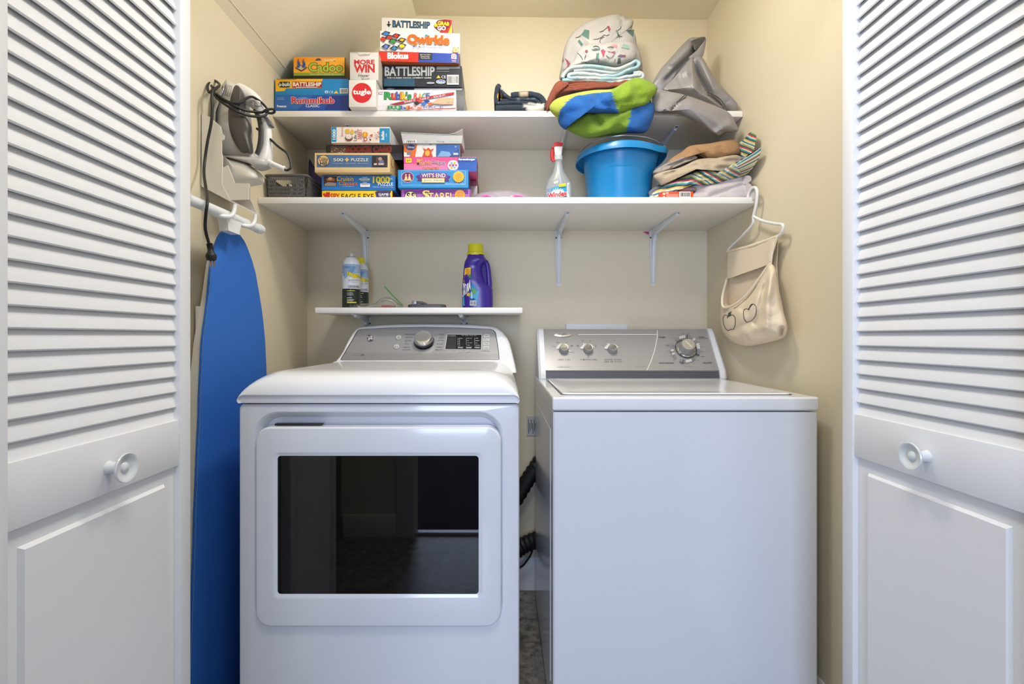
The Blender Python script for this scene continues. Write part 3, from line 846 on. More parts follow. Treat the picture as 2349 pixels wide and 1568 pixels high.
def a_rubik(d):
    d.rect(1192, 912, 2066, 1082, '#e3dfe6'); d.rect(1196, 1082, 2086, 1142, '#dcd8dc')
    d.text('Amusing', 1200, 928, 1264, 944, '#3a3438', .01); d.text('Fun', 1214, 948, 1258, 966, '#3a3438', .01)
    for t, x0, x1, c in (('R', 1284, 1360, '#2e9b4e'), ('u', 1364, 1414, '#d83a2c'), ('b', 1416, 1458, '#2f62b8'), ('i', 1462, 1478, '#e88a22'), ('k', 1482, 1524, '#e0c02a'), ("'s", 1526, 1580, '#2e9b4e')):
        d.text(t, x0, 938 if t != 'u' else 954, x1, 1016, c, .04, '#22301f', .02)
    for t, x0, c in (('R', 1612, '#d64a38'), ('A', 1658, '#e8a02c'), ('C', 1704, '#3e9b5a'), ('E', 1748, '#3062b4')): d.text(t, x0, 946, x0+40, 1004, c, .02, sh=4)
    d.poly([(1330, 1074), (1600, 1012), (2064, 934), (2064, 960), (1640, 1034), (1420, 1080)], '#a8283a'); d.text('SHAKE IT  -  SLIDE IT  -  SOLVE IT!', 0, 0, 0, 0, '#f2e8e8', .01, q=[(1500, 1036), (1962, 960), (1966, 980), (1504, 1058)])
    for i, c in enumerate(('#c84634', '#23448e', '#f2f0f0', '#22242c', '#3a6fc4', '#d6663a')):
        x = 1640+(i % 3)*78-(i//3)*36; y = 1030+(i//3)*26+(i % 3)*4; d.poly([(x, y), (x+46, y-16), (x+80, y+4), (x+32, y+24)], c)
    d.poly([(1810, 1060), (1880, 1010), (1990, 992), (2062, 1000), (2062, 1070), (1930, 1074)], '#d7a98c')
    for t, x0, x1, c in (('R', 1320, 1392, '#2e8b4e'), ('u', 1398, 1460, '#3f9a68'), ('b', 1466, 1520, '#3f62a8'), ('i', 1528, 1546, '#c88a3a'), ('k', 1552, 1610, '#c84a3c'), ("'s", 1620, 1700, '#c86a52')): d.text(t, x0, 1090, x1, 1126, c, .03)
    d.text('RACE', 1720, 1092, 1940, 1116, '#5a7aa8', .02); d.poly([(1560, 1134), (2086, 1112), (2086, 1124), (1640, 1142)], '#b23040')
    d.text('Ages 7 to 99', 1984, 1044, 2050, 1056, '#4a3c38', 0)


def a_grey(d):
    d.rect(1280, 884, 2150, 912, '#2a2f3c'); d.rect(1616, 884, 2150, 912, '#b9bcc2'); d.ell(1350, 898, 50, 12, '#3f5f98'); d.text('HASBRO', 1316, 892, 1384, 904, '#cfd8ea', .01)


def a_navy(d):
    d.rect(1262, 628, 2148, 882, '#1b222e'); d.rect(1280, 786, 1620, 872, '#1c4a66')
    for i in range(14): d.line([(1284+i*25, 788), (1284+i*25, 870)], 2, '#2c6a86'); d.l -= 1
    for i in range(6): d.line([(1282, 792+i*15), (1620, 792+i*15)], 2, '#2c6a86'); d.l -= 1
    d.l += 2
    d.text('BATTLESHIP', 1288, 652, 1842, 752, '#8a9096', .04, '#0c0f14', .02); d.text('BATTLESHIP', 1288, 652, 1842, 752, '#b6babd', .0)
    d.text('THE CLASSIC NAVAL COMBAT GAME', 1308, 769, 1808, 782, '#e8e8e8', .015)
    for i in range(5): d.rect(1868, 650+i*9+(14 if i > 3 else 0), 2130-(120 if i > 2 else 0), 654+i*9+(14 if i > 3 else 0), '#9aa0a6')
    d.poly([(1888, 744), (1912, 780), (1864, 780)], '#e8b83a'); d.text('CE', 1922, 750, 1970, 780, '#f0f0f0', .0); d.ell(1914, 820, 52, 24, '#e6eaf0'); d.ell(1914, 820, 47, 20, '#1f62a8'); d.text('Hasbro', 1876, 810, 1952, 832, '#f2f4f8', .02)
    d.bars(1984, 742, 2116, 852, 16); d.ell(1800, 833, 44, 10, '#c9ced2'); d.rect(1776, 830, 1826, 836, '#5a6068')


def a_blokus(d):
    L = lambda x: (x-1218)*.028
    d.poly([(1220, 468), (1664, 482), (1660, 604), (1220, 590)], '#d8301f'); d.poly([(1664, 482), (2112, 502), (2112, 618), (1660, 604)], '#2447a8')
    for i in range(5): d.line([(1560+i*24, 486), (1500+i*40, 596)], 2, '#bf2618'); d.l -= 1
    d.l += 1
    d.text('Blokus', 1318, 496, 1546, 560, '#f8f2ee', .05); d.rect(1664, 500, 1818, 572, '#2c2c30')
    for i, t in enumerate(('Make Your Claim,', 'Protect Your', 'Territory!')): d.text(t, 1690-8*(i == 0), 510+i*20, 1790+8*(i == 0), 523+i*20, '#e8e8ea', .01)
    d.rect(2032, 506, 2090, 628, '#6a4a9a'); d.poly([(2032, 560), (2032, 520), (2048, 506), (2074, 506), (2090, 520), (2090, 566)], '#e6e2ea'); d.ell(2060, 534, 22, 18, '#b02c42'); d.text('m', 2046, 524, 2074, 544, '#f6f0f2', .03); d.text('TARGET', 2038, 580, 2086, 592, '#e6e2ea', .01); d.rect(2030, 600, 2092, 624, '#2f9b3e'); d.text('2-4', 2044, 604, 2078, 618, '#f0f0e8', .01)


def a_qwirkle(d):
    tl = [(1296, 282, '#2a7fc8', 'c'), (1338, 324, '#cf2f2a', 'c'), (1410, 308, '#cf2f2a', 'k'), (1262, 344, '#cf2f2a', 'c'), (1376, 368, '#2c9444', 'c'), (1474, 356, '#eeb01e', 's'), (1298, 426, '#6a82d8', 'f'), (1390, 446, '#2b8fd0', 'f'), (1476, 420, '#e8cf28', 'c')]
    for x, y, c, k in tl:
        x0 = max(x-52, 1236)
        d.poly([(x0, y+8), (x-6, y-28), (x+54, y-12), (x+12, y+38)], '#8d8f90'); d.poly([(x0, y), (x-6, y-34), (x+52, y-18), (x+12, y+28)], '#26282a')
        if k == 's': d.poly([(x-26, y-4), (x-2, y-24), (x+34, y-12), (x+8, y+12)], c)
        elif k == 'f': d.star(x+2, y-2, 34, 14, 8 if y < 440 else 4, c)
        elif k == 'k': d.star(x+2, y-4, 30, 18, 4, c)
        else: d.ell(x+2, y-2, 30, 20, c)
    d.text('Qwirkle', 0, 0, 0, 0, '#e2621c', .05, '#e9a63c', .012, q=[(1546, 290), (2006, 306), (2006, 416), (1546, 400)])
    d.ell(1752, 300, 16, 12, '#3a8fc0')
    d.text('Mix, Match, Score and Win!', 0, 0, 0, 0, '#3a62a8', .01, q=[(1602, 414), (1946, 430), (1946, 452), (1602, 436)])
    d.text('2 to 4 Players - Ages 6 and up', 0, 0, 0, 0, '#4a72b0', 0, q=[(1652, 456), (1894, 468), (1894, 484), (1652, 472)])
    d.rect(2050, 432, 2118, 498, '#e88a2c'); d.ell(2084, 464, 30, 28, '#f4d6b2'); d.ell(2084, 464, 18, 16, '#eca45a')


def a_grab(d):
    d.star(1330, 178, 30, 12, 4, '#1f2024'); d.poly([(1306, 176), (1330, 208), (1354, 176), (1332, 196)], '#1f2024'); d.rect(1322, 140, 1338, 158, '#1f2024')
    d.text('BATTLESHIP', 0, 0, 0, 0, '#1d2836', .05, q=[(1374, 132), (1792, 150), (1788, 220), (1374, 204)]); d.text('BATTLESHIP', 0, 0, 0, 0, '#2b5f80', .0, q=[(1374, 132), (1792, 150), (1788, 220), (1374, 204)])
    d.poly([(1950, 120), (2038, 126), (2034, 280), (1900, 276), (1910, 240)], '#c9252c'); d.poly([(1996, 270), (2036, 170), (2034, 280)], '#f0c51e')
    d.poly([(1836, 190), (1880, 130), (1960, 122), (2020, 138), (2012, 190), (1976, 240), (1890, 250), (1850, 215)], '#7a1f3c')
    d.text('&', 1844, 166, 1880, 200, '#f6d02c', .05); d.text('GRAB', 0, 0, 0, 0, '#f6d02c', .05, q=[(1882, 140), (2008, 152), (2004, 190), (1882, 182)]); d.text('GO', 1880, 196, 1968, 240, '#f4ece4', .05)


gbox('game_box', 'blue tile game box with red lettering, bottom of the left upper shelf stack', 'game box', 3, (48, 971, 880, 0), 1.705, Z1, .26, '#2a5fae', a_rummi, '#20407c', group=TOPG)
gbox('game_box', 'blue and yellow ship game box lying second in the left stack on the upper shelf', 'game box', 3, (52, 786, 878, 0), 1.705, 1.9070, .26, '#1b80c0', a_ubuild, group=TOPG)
gbox('game_box', 'orange and green game box with black edges, topmost of the left stack', 'game box', 3, (257, 523, 840, 0), 1.716, 1.9676, .24, '#241d19', a_cadoo, '#8f6a30', group=TOPG, top=2.0495)
gbox('game_box', 'small white cube box with a big red round logo', 'game box', 3, (882, 799, 1186, 0), 1.672, Z1, .10, '#e6e2dc', a_tugie, '#cdc8c0', group=TOPG)
gbox('game_box', 'small white cube box with red lettering and handwriting, stacked on another cube', 'game box', 3, (893, 487, 1214, 0), 1.676, 1.9466, .10, '#d9d4ce', a_more, '#b9b2aa', group=TOPG, yaw=.03)
gbox('game_box', 'white race game box with rainbow lettering in front of the right stack', 'game box', 3, (1208, 911, 2084, 0), 1.702, Z1, .036, '#e0dde0', a_rubik, '#d9cfd0', group=TOPG, yaw=.012)
gbox('game_box', 'grey and black box mostly hidden behind the white race box', 'game box', 3, (1262, 884, 2172, 0), 1.752, Z1, .20, '#3a3d44', a_grey, '#8f9296', group=TOPG, top=1.9572)
gbox('game_box', 'large black naval game box with silver lettering and a barcode, right stack', 'game box', 3, (1258, 626, 2150, 0), 1.742, 1.9575, .20, '#1e2530', a_navy, '#20262f', group=TOPG, yaw=.02, top=2.0342)
gbox('game_box', 'red and blue strategy game box under the white tile game box', 'game box', 3, (1218, 481, 2116, 0), 1.722, 2.0345, .21, '#a8561e', a_blokus, '#2a3c86', group=TOPG, yaw=.05, top=2.0699)
gbox('game_box', 'white tile game box with orange lettering and coloured tiles', 'game box', 3, (1232, 264, 2130, 0), 1.722, 2.0702, .21, '#eceae8', a_qwirkle, '#d9d6d2', group=TOPG, yaw=.06, top=2.1437)
gbox('game_box', 'thin white naval game box with a red corner, topmost of the right stack', 'game box', 3, (1250, 112, 2040, 0), 1.732, 2.1440, .17, '#dedcdc', a_grab, '#b8222c', group=TOPG, yaw=.055)


def a_eagle(d):
    d.rect(690, 728, 1392, 840, '#eec81c'); d.poly([(694, 760), (716, 750), (760, 800), (740, 820)], '#c22a24'); d.text('SPY', 776, 756, 864, 812, '#c22a24', .03); d.text('I', 740, 748, 758, 812, '#c22a24', .06); d.text('EAGLE EYE', 884, 758, 1206, 812, '#26221c', .005)
    d.poly([(1220, 740), (1244, 730), (1380, 730), (1366, 760), (1378, 800), (1236, 800)], '#3a2c6c'); d.text('GAME', 1254, 752, 1354, 776, '#f0ece8', .02); d.text('Ages 5 and up', 1262, 780, 1350, 790, '#e0dcee', 0)


def a_cruisin(d):
    d.rect(690, 576, 1422, 720, '#2274bc'); d.rect(708, 584, 836, 684, '#3a2c26'); d.poly([(730, 610), (780, 588), (820, 610), (812, 630), (740, 630)], '#b0642c'); d.ell(770, 606, 20, 14, '#d8b48a'); d.poly([(716, 660), (750, 640), (830, 650), (830, 680), (716, 680)], '#8f8c88'); d.rect(720, 632, 828, 642, '#6a2420')
    d.text('Cruisin', 834, 584, 1000, 630, '#e6cf6a', .005, '#241c18', .02, sh=8); d.text('Classics', 856, 634, 1040, 674, '#e88a30', .005, '#241c18', .02, sh=8)
    d.text('WHITE', 1094, 590, 1142, 600, '#e8f0f8', .01); d.text('MOUNTAIN', 1062, 603, 1166, 622, '#d8e8c8', .03); d.text('PUZZLES', 1078, 622, 1160, 632, '#c8c8a0', .01); d.text('USA', 1098, 640, 1140, 650, '#dfe8f2', .01); d.rect(1072, 656, 1168, 690, '#e6e8ea'); d.text('WARNING', 1090, 660, 1150, 670, '#333', 0) if False else d.rect(1080, 662, 1160, 668, '#777a80')
    d.text('1000', 1200, 588, 1364, 650, '#d6c020', .04, '#2b5c30', .012); d.text('PC', 1372, 602, 1396, 620, '#d6d650', .01); d.text('PUZZLE', 1250, 646, 1398, 676, '#eef0f2', .015); d.text('Finished Size 24 x 30 inches', 1198, 684, 1400, 694, '#cfe0f0', 0)
    d.text('by Larry Johnson', 898, 678, 1010, 688, '#e8e0c8', .0)


def a_cobble(d):
    d.rect(620, 352, 1366, 522, '#e0c28c'); d.rect(636, 370, 1344, 494, '#4a6f98'); d.rect(1346, 374, 1354, 490, '#f0dcb0')
    d.ell(704, 428, 60, 58, '#2a221c'); d.ell(704, 428, 55, 53, '#dcbc84'); d.text('Cobble', 660, 394, 748, 430, '#2a1f18', .012); d.text('Hill', 672, 434, 738, 476, '#2a1f18', .02)
    d.text('500', 804, 404, 902, 434, '#eee6d4', .008); d.text('PUZZLE', 980, 404, 1152, 434, '#eee6d4', .008)
    d.star(938, 418, 26, 14, 4, '#d8b878'); d.text('A Parent is Born   19.25in x 26.625in   48.9cm x 67.6cm', 806, 450, 1146, 458, '#d9d4c6', 0)
    d.rect(1190, 378, 1344, 486, '#2c2426'); d.rect(1230, 392, 1250, 470, '#5a3a34'); d.ell(1270, 410, 20, 18, '#b09080'); d.poly([(1246, 470), (1262, 426), (1300, 420), (1318, 470)], '#6a6c88'); d.rect(1196, 466, 1340, 482, '#4a3c38')
    for x in (1216, 1230, 1262, 1280, 1296): d.ell(x, 462, 8, 9, '#d9d0c8')


def a_rookie(d):
    d.rect(728, 270, 1494, 352, '#1c1614'); d.rect(776, 282, 928, 352, '#5a4a40')
    rg = random.Random(3)
    for i in range(50):
        x = 778+rg.random()*140; y = 284+rg.random()*62; d.rect(x, y, x+9, y+7, rg.choice(['#c8b49a', '#7a5a44', '#e0d6c8', '#8f3a30', '#3c3028'])); d.l -= 1
    d.l += 1; d.text('ROOKIE CARD', 936, 286, 1384, 342, '#1a1412', .03, '#c8443a', .03); d.text('ROOKIE CARD', 936, 286, 1384, 342, '#8c2a26', -.012)


def a_buffalo(d):
    d.rect(786, 94, 1366, 246, '#efe4dc'); d.rect(786, 94, 834, 240, '#1f8ec0'); d.rect(1264, 104, 1366, 248, '#1f8ec0')
    d.text('1000', 0, 0, 0, 0, '#f2f4f4', .03, q=[(796, 216), (796, 118), (826, 118), (826, 216)])
    d.text('Buffalo', 0, 0, 0, 0, '#f2f4f4', .03, q=[(1282, 218), (1282, 132), (1310, 132), (1310, 218)]); d.text('GAMES', 0, 0, 0, 0, '#f2f4f4', 0, q=[(1326, 190), (1326, 156), (1338, 156), (1338, 190)])
    for t, x, y, w_, c in (('Life is', 1006, 230, 30, '#6b5a52'), ('SWEET', 1044, 214, 42, '#c23a34'), ('Sweet', 880, 184, 22, '#c88a86')):
        d.text(t, 0, 0, 0, 0, c, .004, q=[(x, y), (x, y-100), (x+w_, y-100), (x+w_, y)])
    d.poly([(920, 120), (950, 108), (966, 120), (962, 152), (930, 158)], '#e6b83c'); d.ell(990, 140, 16, 24, '#e6b83c'); d.ell(958, 200, 38, 32, '#7a4a34'); d.ell(958, 190, 32, 22, '#f2e6da')
    for i in range(8): d.ell(930+i*9, 184+(i % 3)*10, 3, 3, '#c23a34', 8)
    d.ell(1118, 165, 30, 25, '#dd9a34'); d.ell(1118, 165, 8, 22, '#f0c23a'); d.rect(1106, 198, 1142, 230, '#c8443a'); d.rect(1114, 206, 1134, 222, '#f2e6da'); d.ell(1172, 220, 9, 9, '#5a3428'); d.poly([(1162, 174), (1196, 160), (1190, 196)], '#cc5240')
    rg = random.Random(5)
    for i in range(26): d.ell(1216+rg.random()*46, 136+rg.random()*80, 4, 4, rg.choice(['#c8443a', '#7a4a34', '#dd9a34']), 7); d.l -= 1
    d.l += 1


gbox('puzzle_box', 'yellow picture hunt game box beside the basket, bottom of its stack', 'game box', 4, (690, 727, 1392, 0), 1.660, Z2, .24, '#e2bc1e', a_eagle, '#9a3a2a', group=LOWG)
gbox('puzzle_box', 'blue jigsaw box with yellow 1000 piece lettering', 'puzzle box', 4, (686, 574, 1424, 0), 1.658, 1.5556, .21, '#2274bc', a_cruisin, '#1c4f86', group=LOWG)
gbox('puzzle_box', 'tan and slate blue 500 piece jigsaw box overhanging the blue box beneath it', 'puzzle box', 4, (616, 350, 1368, 0), 1.634, 1.6096, .22, '#e0c28c', a_cobble, '#d2b27c', group=LOWG, sart=lambda d: (d.ell(1398, 452, 16, 46, '#2a221c'), d.ell(1398, 452, 13, 42, '#dcbc84')))
gbox('puzzle_box', 'black sports card box with red outlined lettering under the white food puzzle', 'puzzle box', 4, (728, 268, 1494, 0), 1.700, 1.6758, .19, '#1c1614', a_rookie, '#241c1a', group=LOWG)
gbox('puzzle_box', 'white and turquoise food puzzle box, topmost of the left puzzle stack', 'puzzle box', 4, (782, 92, 1368, 0), 1.682, 1.7292, .17, '#ece6e0', a_buffalo, '#cfd2d4', group=LOWG)


def a_stare(d):
    d.rect(1480, 704, 2172, 830, '#8a3a98'); d.rect(1494, 716, 2160, 830, '#a46ab4'); d.rect(1504, 722, 2150, 830, '#7c2c8c'); d.poly([(1504, 760), (2150, 760), (2150, 830), (1504, 830)], '#9a5aac')
    d.ell(1574, 790, 62, 60, '#2c1c14'); d.ell(1574, 790, 56, 54, '#ecd9a4'); d.ell(1552, 764, 16, 18, '#1c1414'); d.ell(1598, 764, 16, 18, '#1c1414'); d.ell(1556, 768, 6, 7, '#f0ece4'); d.ell(1602, 768, 6, 7, '#f0ece4')
    d.text('STARE!', 1712, 748, 1980, 826, '#eecf7c', .012, '#3a1c14', .02); d.text('S', 1694, 724, 1764, 812, '#eecf7c', .02, '#3a1c14', .02); d.star(2066, 768, 56, 46, 16, '#e8a422')
    for i, w_ in enumerate((40, 60, 66, 50)): d.rect(2066-w_/2-8, 742+i*13, 2066+w_/2+8, 746+i*13, '#c06a1c')


def a_wits(d):
    d.rect(1450, 508, 2148, 696, '#2b8ccc'); d.line([(1484, 526), (2120, 530), (2118, 668), (1484, 672), (1484, 526)], 4, '#8ec4dc')
    d.ell(1544, 592, 62, 54, '#d8c8d8'); d.ell(1544, 592, 57, 50, '#7a2466')
    for x in (1528, 1562): d.ell(x, 570, 8, 9, '#ecd08a'); d.poly([(x-14, 616), (x-8, 582), (x+8, 582), (x+16, 616)], '#ecd08a')
    d.rect(1506, 616, 1582, 626, '#ecd08a')
    d.poly([(1624, 580), (1680, 566), (1690, 626), (1640, 628), (1654, 606)], '#5a2a7c'); d.poly([(1976, 582), (1920, 568), (1912, 628), (1966, 634), (1946, 610)], '#5a2a7c'); d.poly([(1664, 552), (1800, 544), (1940, 554), (1936, 600), (1800, 592), (1668, 598)], '#7a4a9c')
    d.text("WIT'S END", 1686, 554, 1920, 594, '#f4ead2', .012, '#4a2860', .02); d.rect(1684, 600, 1914, 648, '#d89a3a'); d.rect(1690, 606, 1908, 642, '#efe0b4'); d.text('Junior Edition', 1704, 612, 1894, 638, '#5a6a88', -.004, sh=6)
    d.star(2052, 588, 60, 50, 18, '#eeb41e')
    for i, w_ in enumerate((44, 64, 70, 56, 40)): d.text(('A Great Fun', '1000 Questions', 'Trivia Puzzles', 'Family Fun', 'Age 8-12')[i], 2052-w_/2, 556+i*15, 2052+w_/2, 565+i*15, '#b85a20', 0)
    d.text('Ages 8-12 - 2 or More Players', 1920, 652, 2108, 664, '#e6eef4', 0)


def a_mandala(d):
    d.rect(1508, 392, 2044, 520, '#e0518c'); d.rect(1508, 460, 2044, 520, '#e879a8'); d.rect(2044, 396, 2232, 540, '#1f55ac')
    d.rect(1526, 404, 1584, 446, '#eed634'); d.text('6+', 1540, 412, 1572, 438, '#2a241c', .01)
    d.text('2in1', 0, 0, 0, 0, '#f2d840', .02, q=[(1632, 412), (1690, 404), (1692, 430), (1636, 436)])
    d.text('Mandala', 0, 0, 0, 0, '#c23a3a', .015, '#f6d9b8', .05, q=[(1634, 436), (1776, 424), (1776, 464), (1634, 474)]); d.text('Designer', 0, 0, 0, 0, '#6c3a7c', .015, '#f6e4d6', .05, q=[(1784, 422), (1930, 432), (1926, 474), (1784, 462)])
    d.text('romantic', 1696, 484, 1858, 518, '#c2304a', .015, '#f2c48c', .05)
    d.ell(1998, 474, 54, 52, '#f2ecd8')
    for k in range(6): d.ell(1998+30*math.cos(k*PI/3), 474+28*math.sin(k*PI/3), 12, 11, ('#d84a8c', '#7ab0c8', '#d8b23a')[k % 3])
    d.ell(1998, 474, 12, 11, '#8f4a9c'); d.text('Ravensburger', 2054, 404, 2218, 430, '#f2f4f8', .03)


def a_disney(d):
    d.rect(1508, 264, 2066, 392, '#e4dcd6'); d.poly([(1508, 266), (1640, 266), (1620, 392), (1508, 392)], '#dd6a24'); d.ell(1576, 294, 46, 30, '#24407c'); d.text('Disney', 1544, 280, 1614, 310, '#f0f0f4', .005)
    d.poly([(1508, 340), (1580, 360), (1560, 388), (1508, 388)], '#e6e0d8'); d.rect(1536, 340, 1580, 372, '#7a8088')
    d.poly([(1690, 388), (1712, 330), (1694, 300), (1730, 316), (1752, 296), (1774, 318), (1810, 306), (1782, 344), (1796, 388)], '#cc4a2c'); d.ell(1742, 352, 24, 28, '#e8b02c'); d.poly([(1754, 262), (1788, 240), (1776, 272)], '#3a8a4a')
    d.rect(1830, 266, 2064, 392, '#2f62a8'); d.poly([(1840, 390), (1880, 330), (1960, 340), (1990, 390)], '#7aa4d0'); d.poly([(1960, 392), (2064, 300), (2064, 392)], '#1f4c90'); d.text('300', 2000, 350, 2048, 370, '#f2f2f0', .03); d.text('8+', 2016, 282, 2034, 296, '#e8e8ee', .01)


gbox('game_box', 'maroon box standing behind the blue trivia game, its right end showing', 'game box', 4, (1560, 540, 2230, 0), 1.752, 1.6014, .19, '#8c1c3c', lambda d: (d.line([(1700, 556), (2214, 552), (2214, 690)], 3, '#b86a80')), '#5c1428', group=LOWG, top=1.650)
gbox('game_box', 'pale grey box under the maroon one behind the puzzles', 'game box', 4, (1580, 680, 2240, 0), 1.752, Z2, .19, '#a89a9c', None, '#2c2426', group=LOWG, top=1.601)
gbox('game_box', 'purple game box with a round staring face, bottom of the right puzzle stack', 'game box', 4, (1478, 702, 2174, 0), 1.655, Z2, .085, '#7c2c8c', a_stare, '#c8962c', group=LOWG, top=1.5595)
gbox('game_box', 'light blue trivia game box with a purple ribbon title', 'game box', 4, (1448, 505, 2150, 0), 1.642, 1.5598, .10, '#2b8ccc', a_wits, '#1e5f92', group=LOWG, top=1.6212)
gbox('game_box', 'pink and blue drawing game box on top of the trivia game', 'game box', 4, (1506, 392, 2234, 0), 1.662, 1.6215, .085, '#d84a84', a_mandala, '#1a4488', group=LOWG, top=1.6725)
gbox('puzzle_box', 'orange, white and blue children\'s puzzle box on the pink game box', 'puzzle box', 4, (1506, 262, 2066, 0), 1.664, 1.6728, .082, '#d9d2ce', a_disney, '#5a564e', group=LOWG, top=1.7175)
# pad of paper with a curled top sheet
t = thing('paper_pad', 'white paper pad with a curled corner lying on the children\'s puzzle box', 'paper pad', (-.25, 1.73, 1.717))
mb = MB(); zb = 1.7180
l, r = P(920, VY, 1.655).x, P(1061, VY, 1.655).x
mb.loft([[V((l, 1.652, zb+.034)), V((r, 1.652, zb+.024)), V((r, 1.745, zb+.022)), V((l, 1.745, zb+.028))], [V((l+.006, 1.658, zb)), V((r-.003, 1.658, zb)), V((r, 1.745, zb)), V((l, 1.745, zb))]], M('#c9c7c4', .6, fab=120, bump=.2))
d = Dec(mb, 4, V((l, 1.651, zb)), (0, -1, 0))
d.bars(1518, 222, 1634, 248); d.text('Tracing', 1832, 230, 1910, 248, '#6a4c5c', .01); d.text('50 sheets', 1970, 232, 2060, 242, '#8a8890', 0); d.text('paper', 1712, 228, 1770, 244, '#9a98a0', .0)
mb.build('page_block', t)
mb = MB(); lo = []
for i in range(15):
    u = i/14; x = l+(r-l)*u
    lift = .0008+.022*max(0, (u-.72)/.28)**2
    lo.append([V((x, 1.650, zb+.0345-.010*u+lift)), V((x, 1.70, zb+.031-.008*u+lift*.5)), V((x, 1.745, zb+.0287-.006*u)), V((x, 1.745, zb+.0282-.006*u)), V((x, 1.70, zb+.0304-.008*u+lift*.5)), V((x, 1.650, zb+.0338-.010*u+lift))])
mb.loft(lo, M('#e6e5e3', .6)); mb.build('top_sheet', t)

# ---------------------------------------------------------------- soft shapes
def Pn(Yc):        # cloth that would pass through the right wall lies against it instead
    return lambda px, py, d: P(px, py, min(Yc-d, .826*F/(px-VX) if px > VX+300 else 9))


class Puff:
    """a padded lump of cloth with the given outline: front and back bulge, with creases"""
    def __init__(s, pts, Yc, Df, Db, e=2.2, n=120, rings=22, folds=(), amp=0, ns=18, seed=0, c=None, pos=None, back=V((.14, 1, 0)), tilt=0):
        s.o = [V((p[0], p[1])) for p in (spline([V((a, b, 0)) for a, b in pts], True, 8) if pts else [])]
        L = [0]
        for i in range(len(s.o)): L.append(L[-1]+(s.o[(i+1) % len(s.o)]-s.o[i]).length)
        res = []; j = 0
        for k in range(n):
            t = L[-1]*k/n
            while L[j+1] < t: j += 1
            f = (t-L[j])/max(1e-9, L[j+1]-L[j]); res.append(s.o[j].lerp(s.o[(j+1) % len(s.o)], f))
        s.o = res; s.n = n; s.rings = rings
        s.c = V(c) if c else sum(s.o, V((0, 0)))/n
        s.Df, s.Db, s.e, s.folds, s.amp, s.ns, s.seed = Df, Db, e, folds, amp, ns, seed
        s.pos = pos or Pn(Yc); s.back = back; s.tilt = tilt

    def d(s, p, k):
        h = s.Df*max(0, 1-k**s.e)**(1/s.e)
        edge = min(1, (1-k)*4)
        if s.amp: h += s.amp*edge*noise.noise(V((p.x/s.ns, p.y/s.ns, s.seed)))
        for x0, y0, x1, y1, w, dp in s.folds:
            a = V((x0, y0)); b = V((x1, y1)); ab = b-a; t = max(0, min(1, (p-a).dot(ab)/ab.length_squared))
            r = (p-(a+ab*t)).length/w
            if r < 3: h -= dp*math.exp(-r*r)*min(1, edge*2)
        if s.tilt: h += s.tilt*(p.y-s.c.y)
        return h

    def mesh(s, mb, mat, col=None):
        vs = []; cols = [] if col else None; fs = []; n = s.n
        ks = [1-(i/s.rings)**1.4 for i in range(s.rings)]
        for k in ks:
            for q in s.o:
                p = s.c+(q-s.c)*k; vs.append(s.pos(p.x, p.y, s.d(p, k)))
                if col: cols.append(lin(col(p.x, p.y)))
        nf = len(vs)
        vs.append(s.pos(s.c.x, s.c.y, s.d(s.c, 0)))
        if col: cols.append(lin(col(*s.c)))
        for r in range(len(ks)-1):
            for i in range(n):
                j = (i+1) % n; fs.append([r*n+i, r*n+j, (r+1)*n+j, (r+1)*n+i])
        fs += [[(len(ks)-1)*n+i, (len(ks)-1)*n+(i+1) % n, nf] for i in range(n)]
        # back
        bk = [.97, .9, .75, .5, .2]; prev = 0; base = vs[:n]
        cw = s.pos(s.c.x, s.c.y, 0)
        for k in bk:
            st = len(vs)
            for i, q in enumerate(base):
                vs.append(cw+(V(q)-cw)*k+s.back*s.Db*(1-k**s.e)**(1/s.e))
                if col: cols.append(cols[i])
            for i in range(n):
                j = (i+1) % n; fs.append([prev+j, prev+i, st+i, st+j])
            prev = st
        fs.append([prev+i for i in range(n)])
        mb.add(vs, fs, mat, cols)
        return s

    def surf(s, px, py, e):
        p = V((px, py)); v = p-s.c; L = v.length
        k = 0
        if L > 1e-6:
            best = None; dv = v/L
            for i in range(s.n):
                a = s.o[i]-s.c; b = s.o[(i+1) % s.n]-s.c
                den = dv.x*(b.y-a.y)-dv.y*(b.x-a.x)
                if abs(den) < 1e-9: continue
                t = (a.x*(b.y-a.y)-a.y*(b.x-a.x))/den; u = (a.x*dv.y-a.y*dv.x)/den
                if t > 0 and -.001 <= u <= 1.001: best = t if best is None else max(best, t)
            k = min(.999, L/best) if best else 0
        return s.pos(px, py, s.d(p, k)+e+.0006)


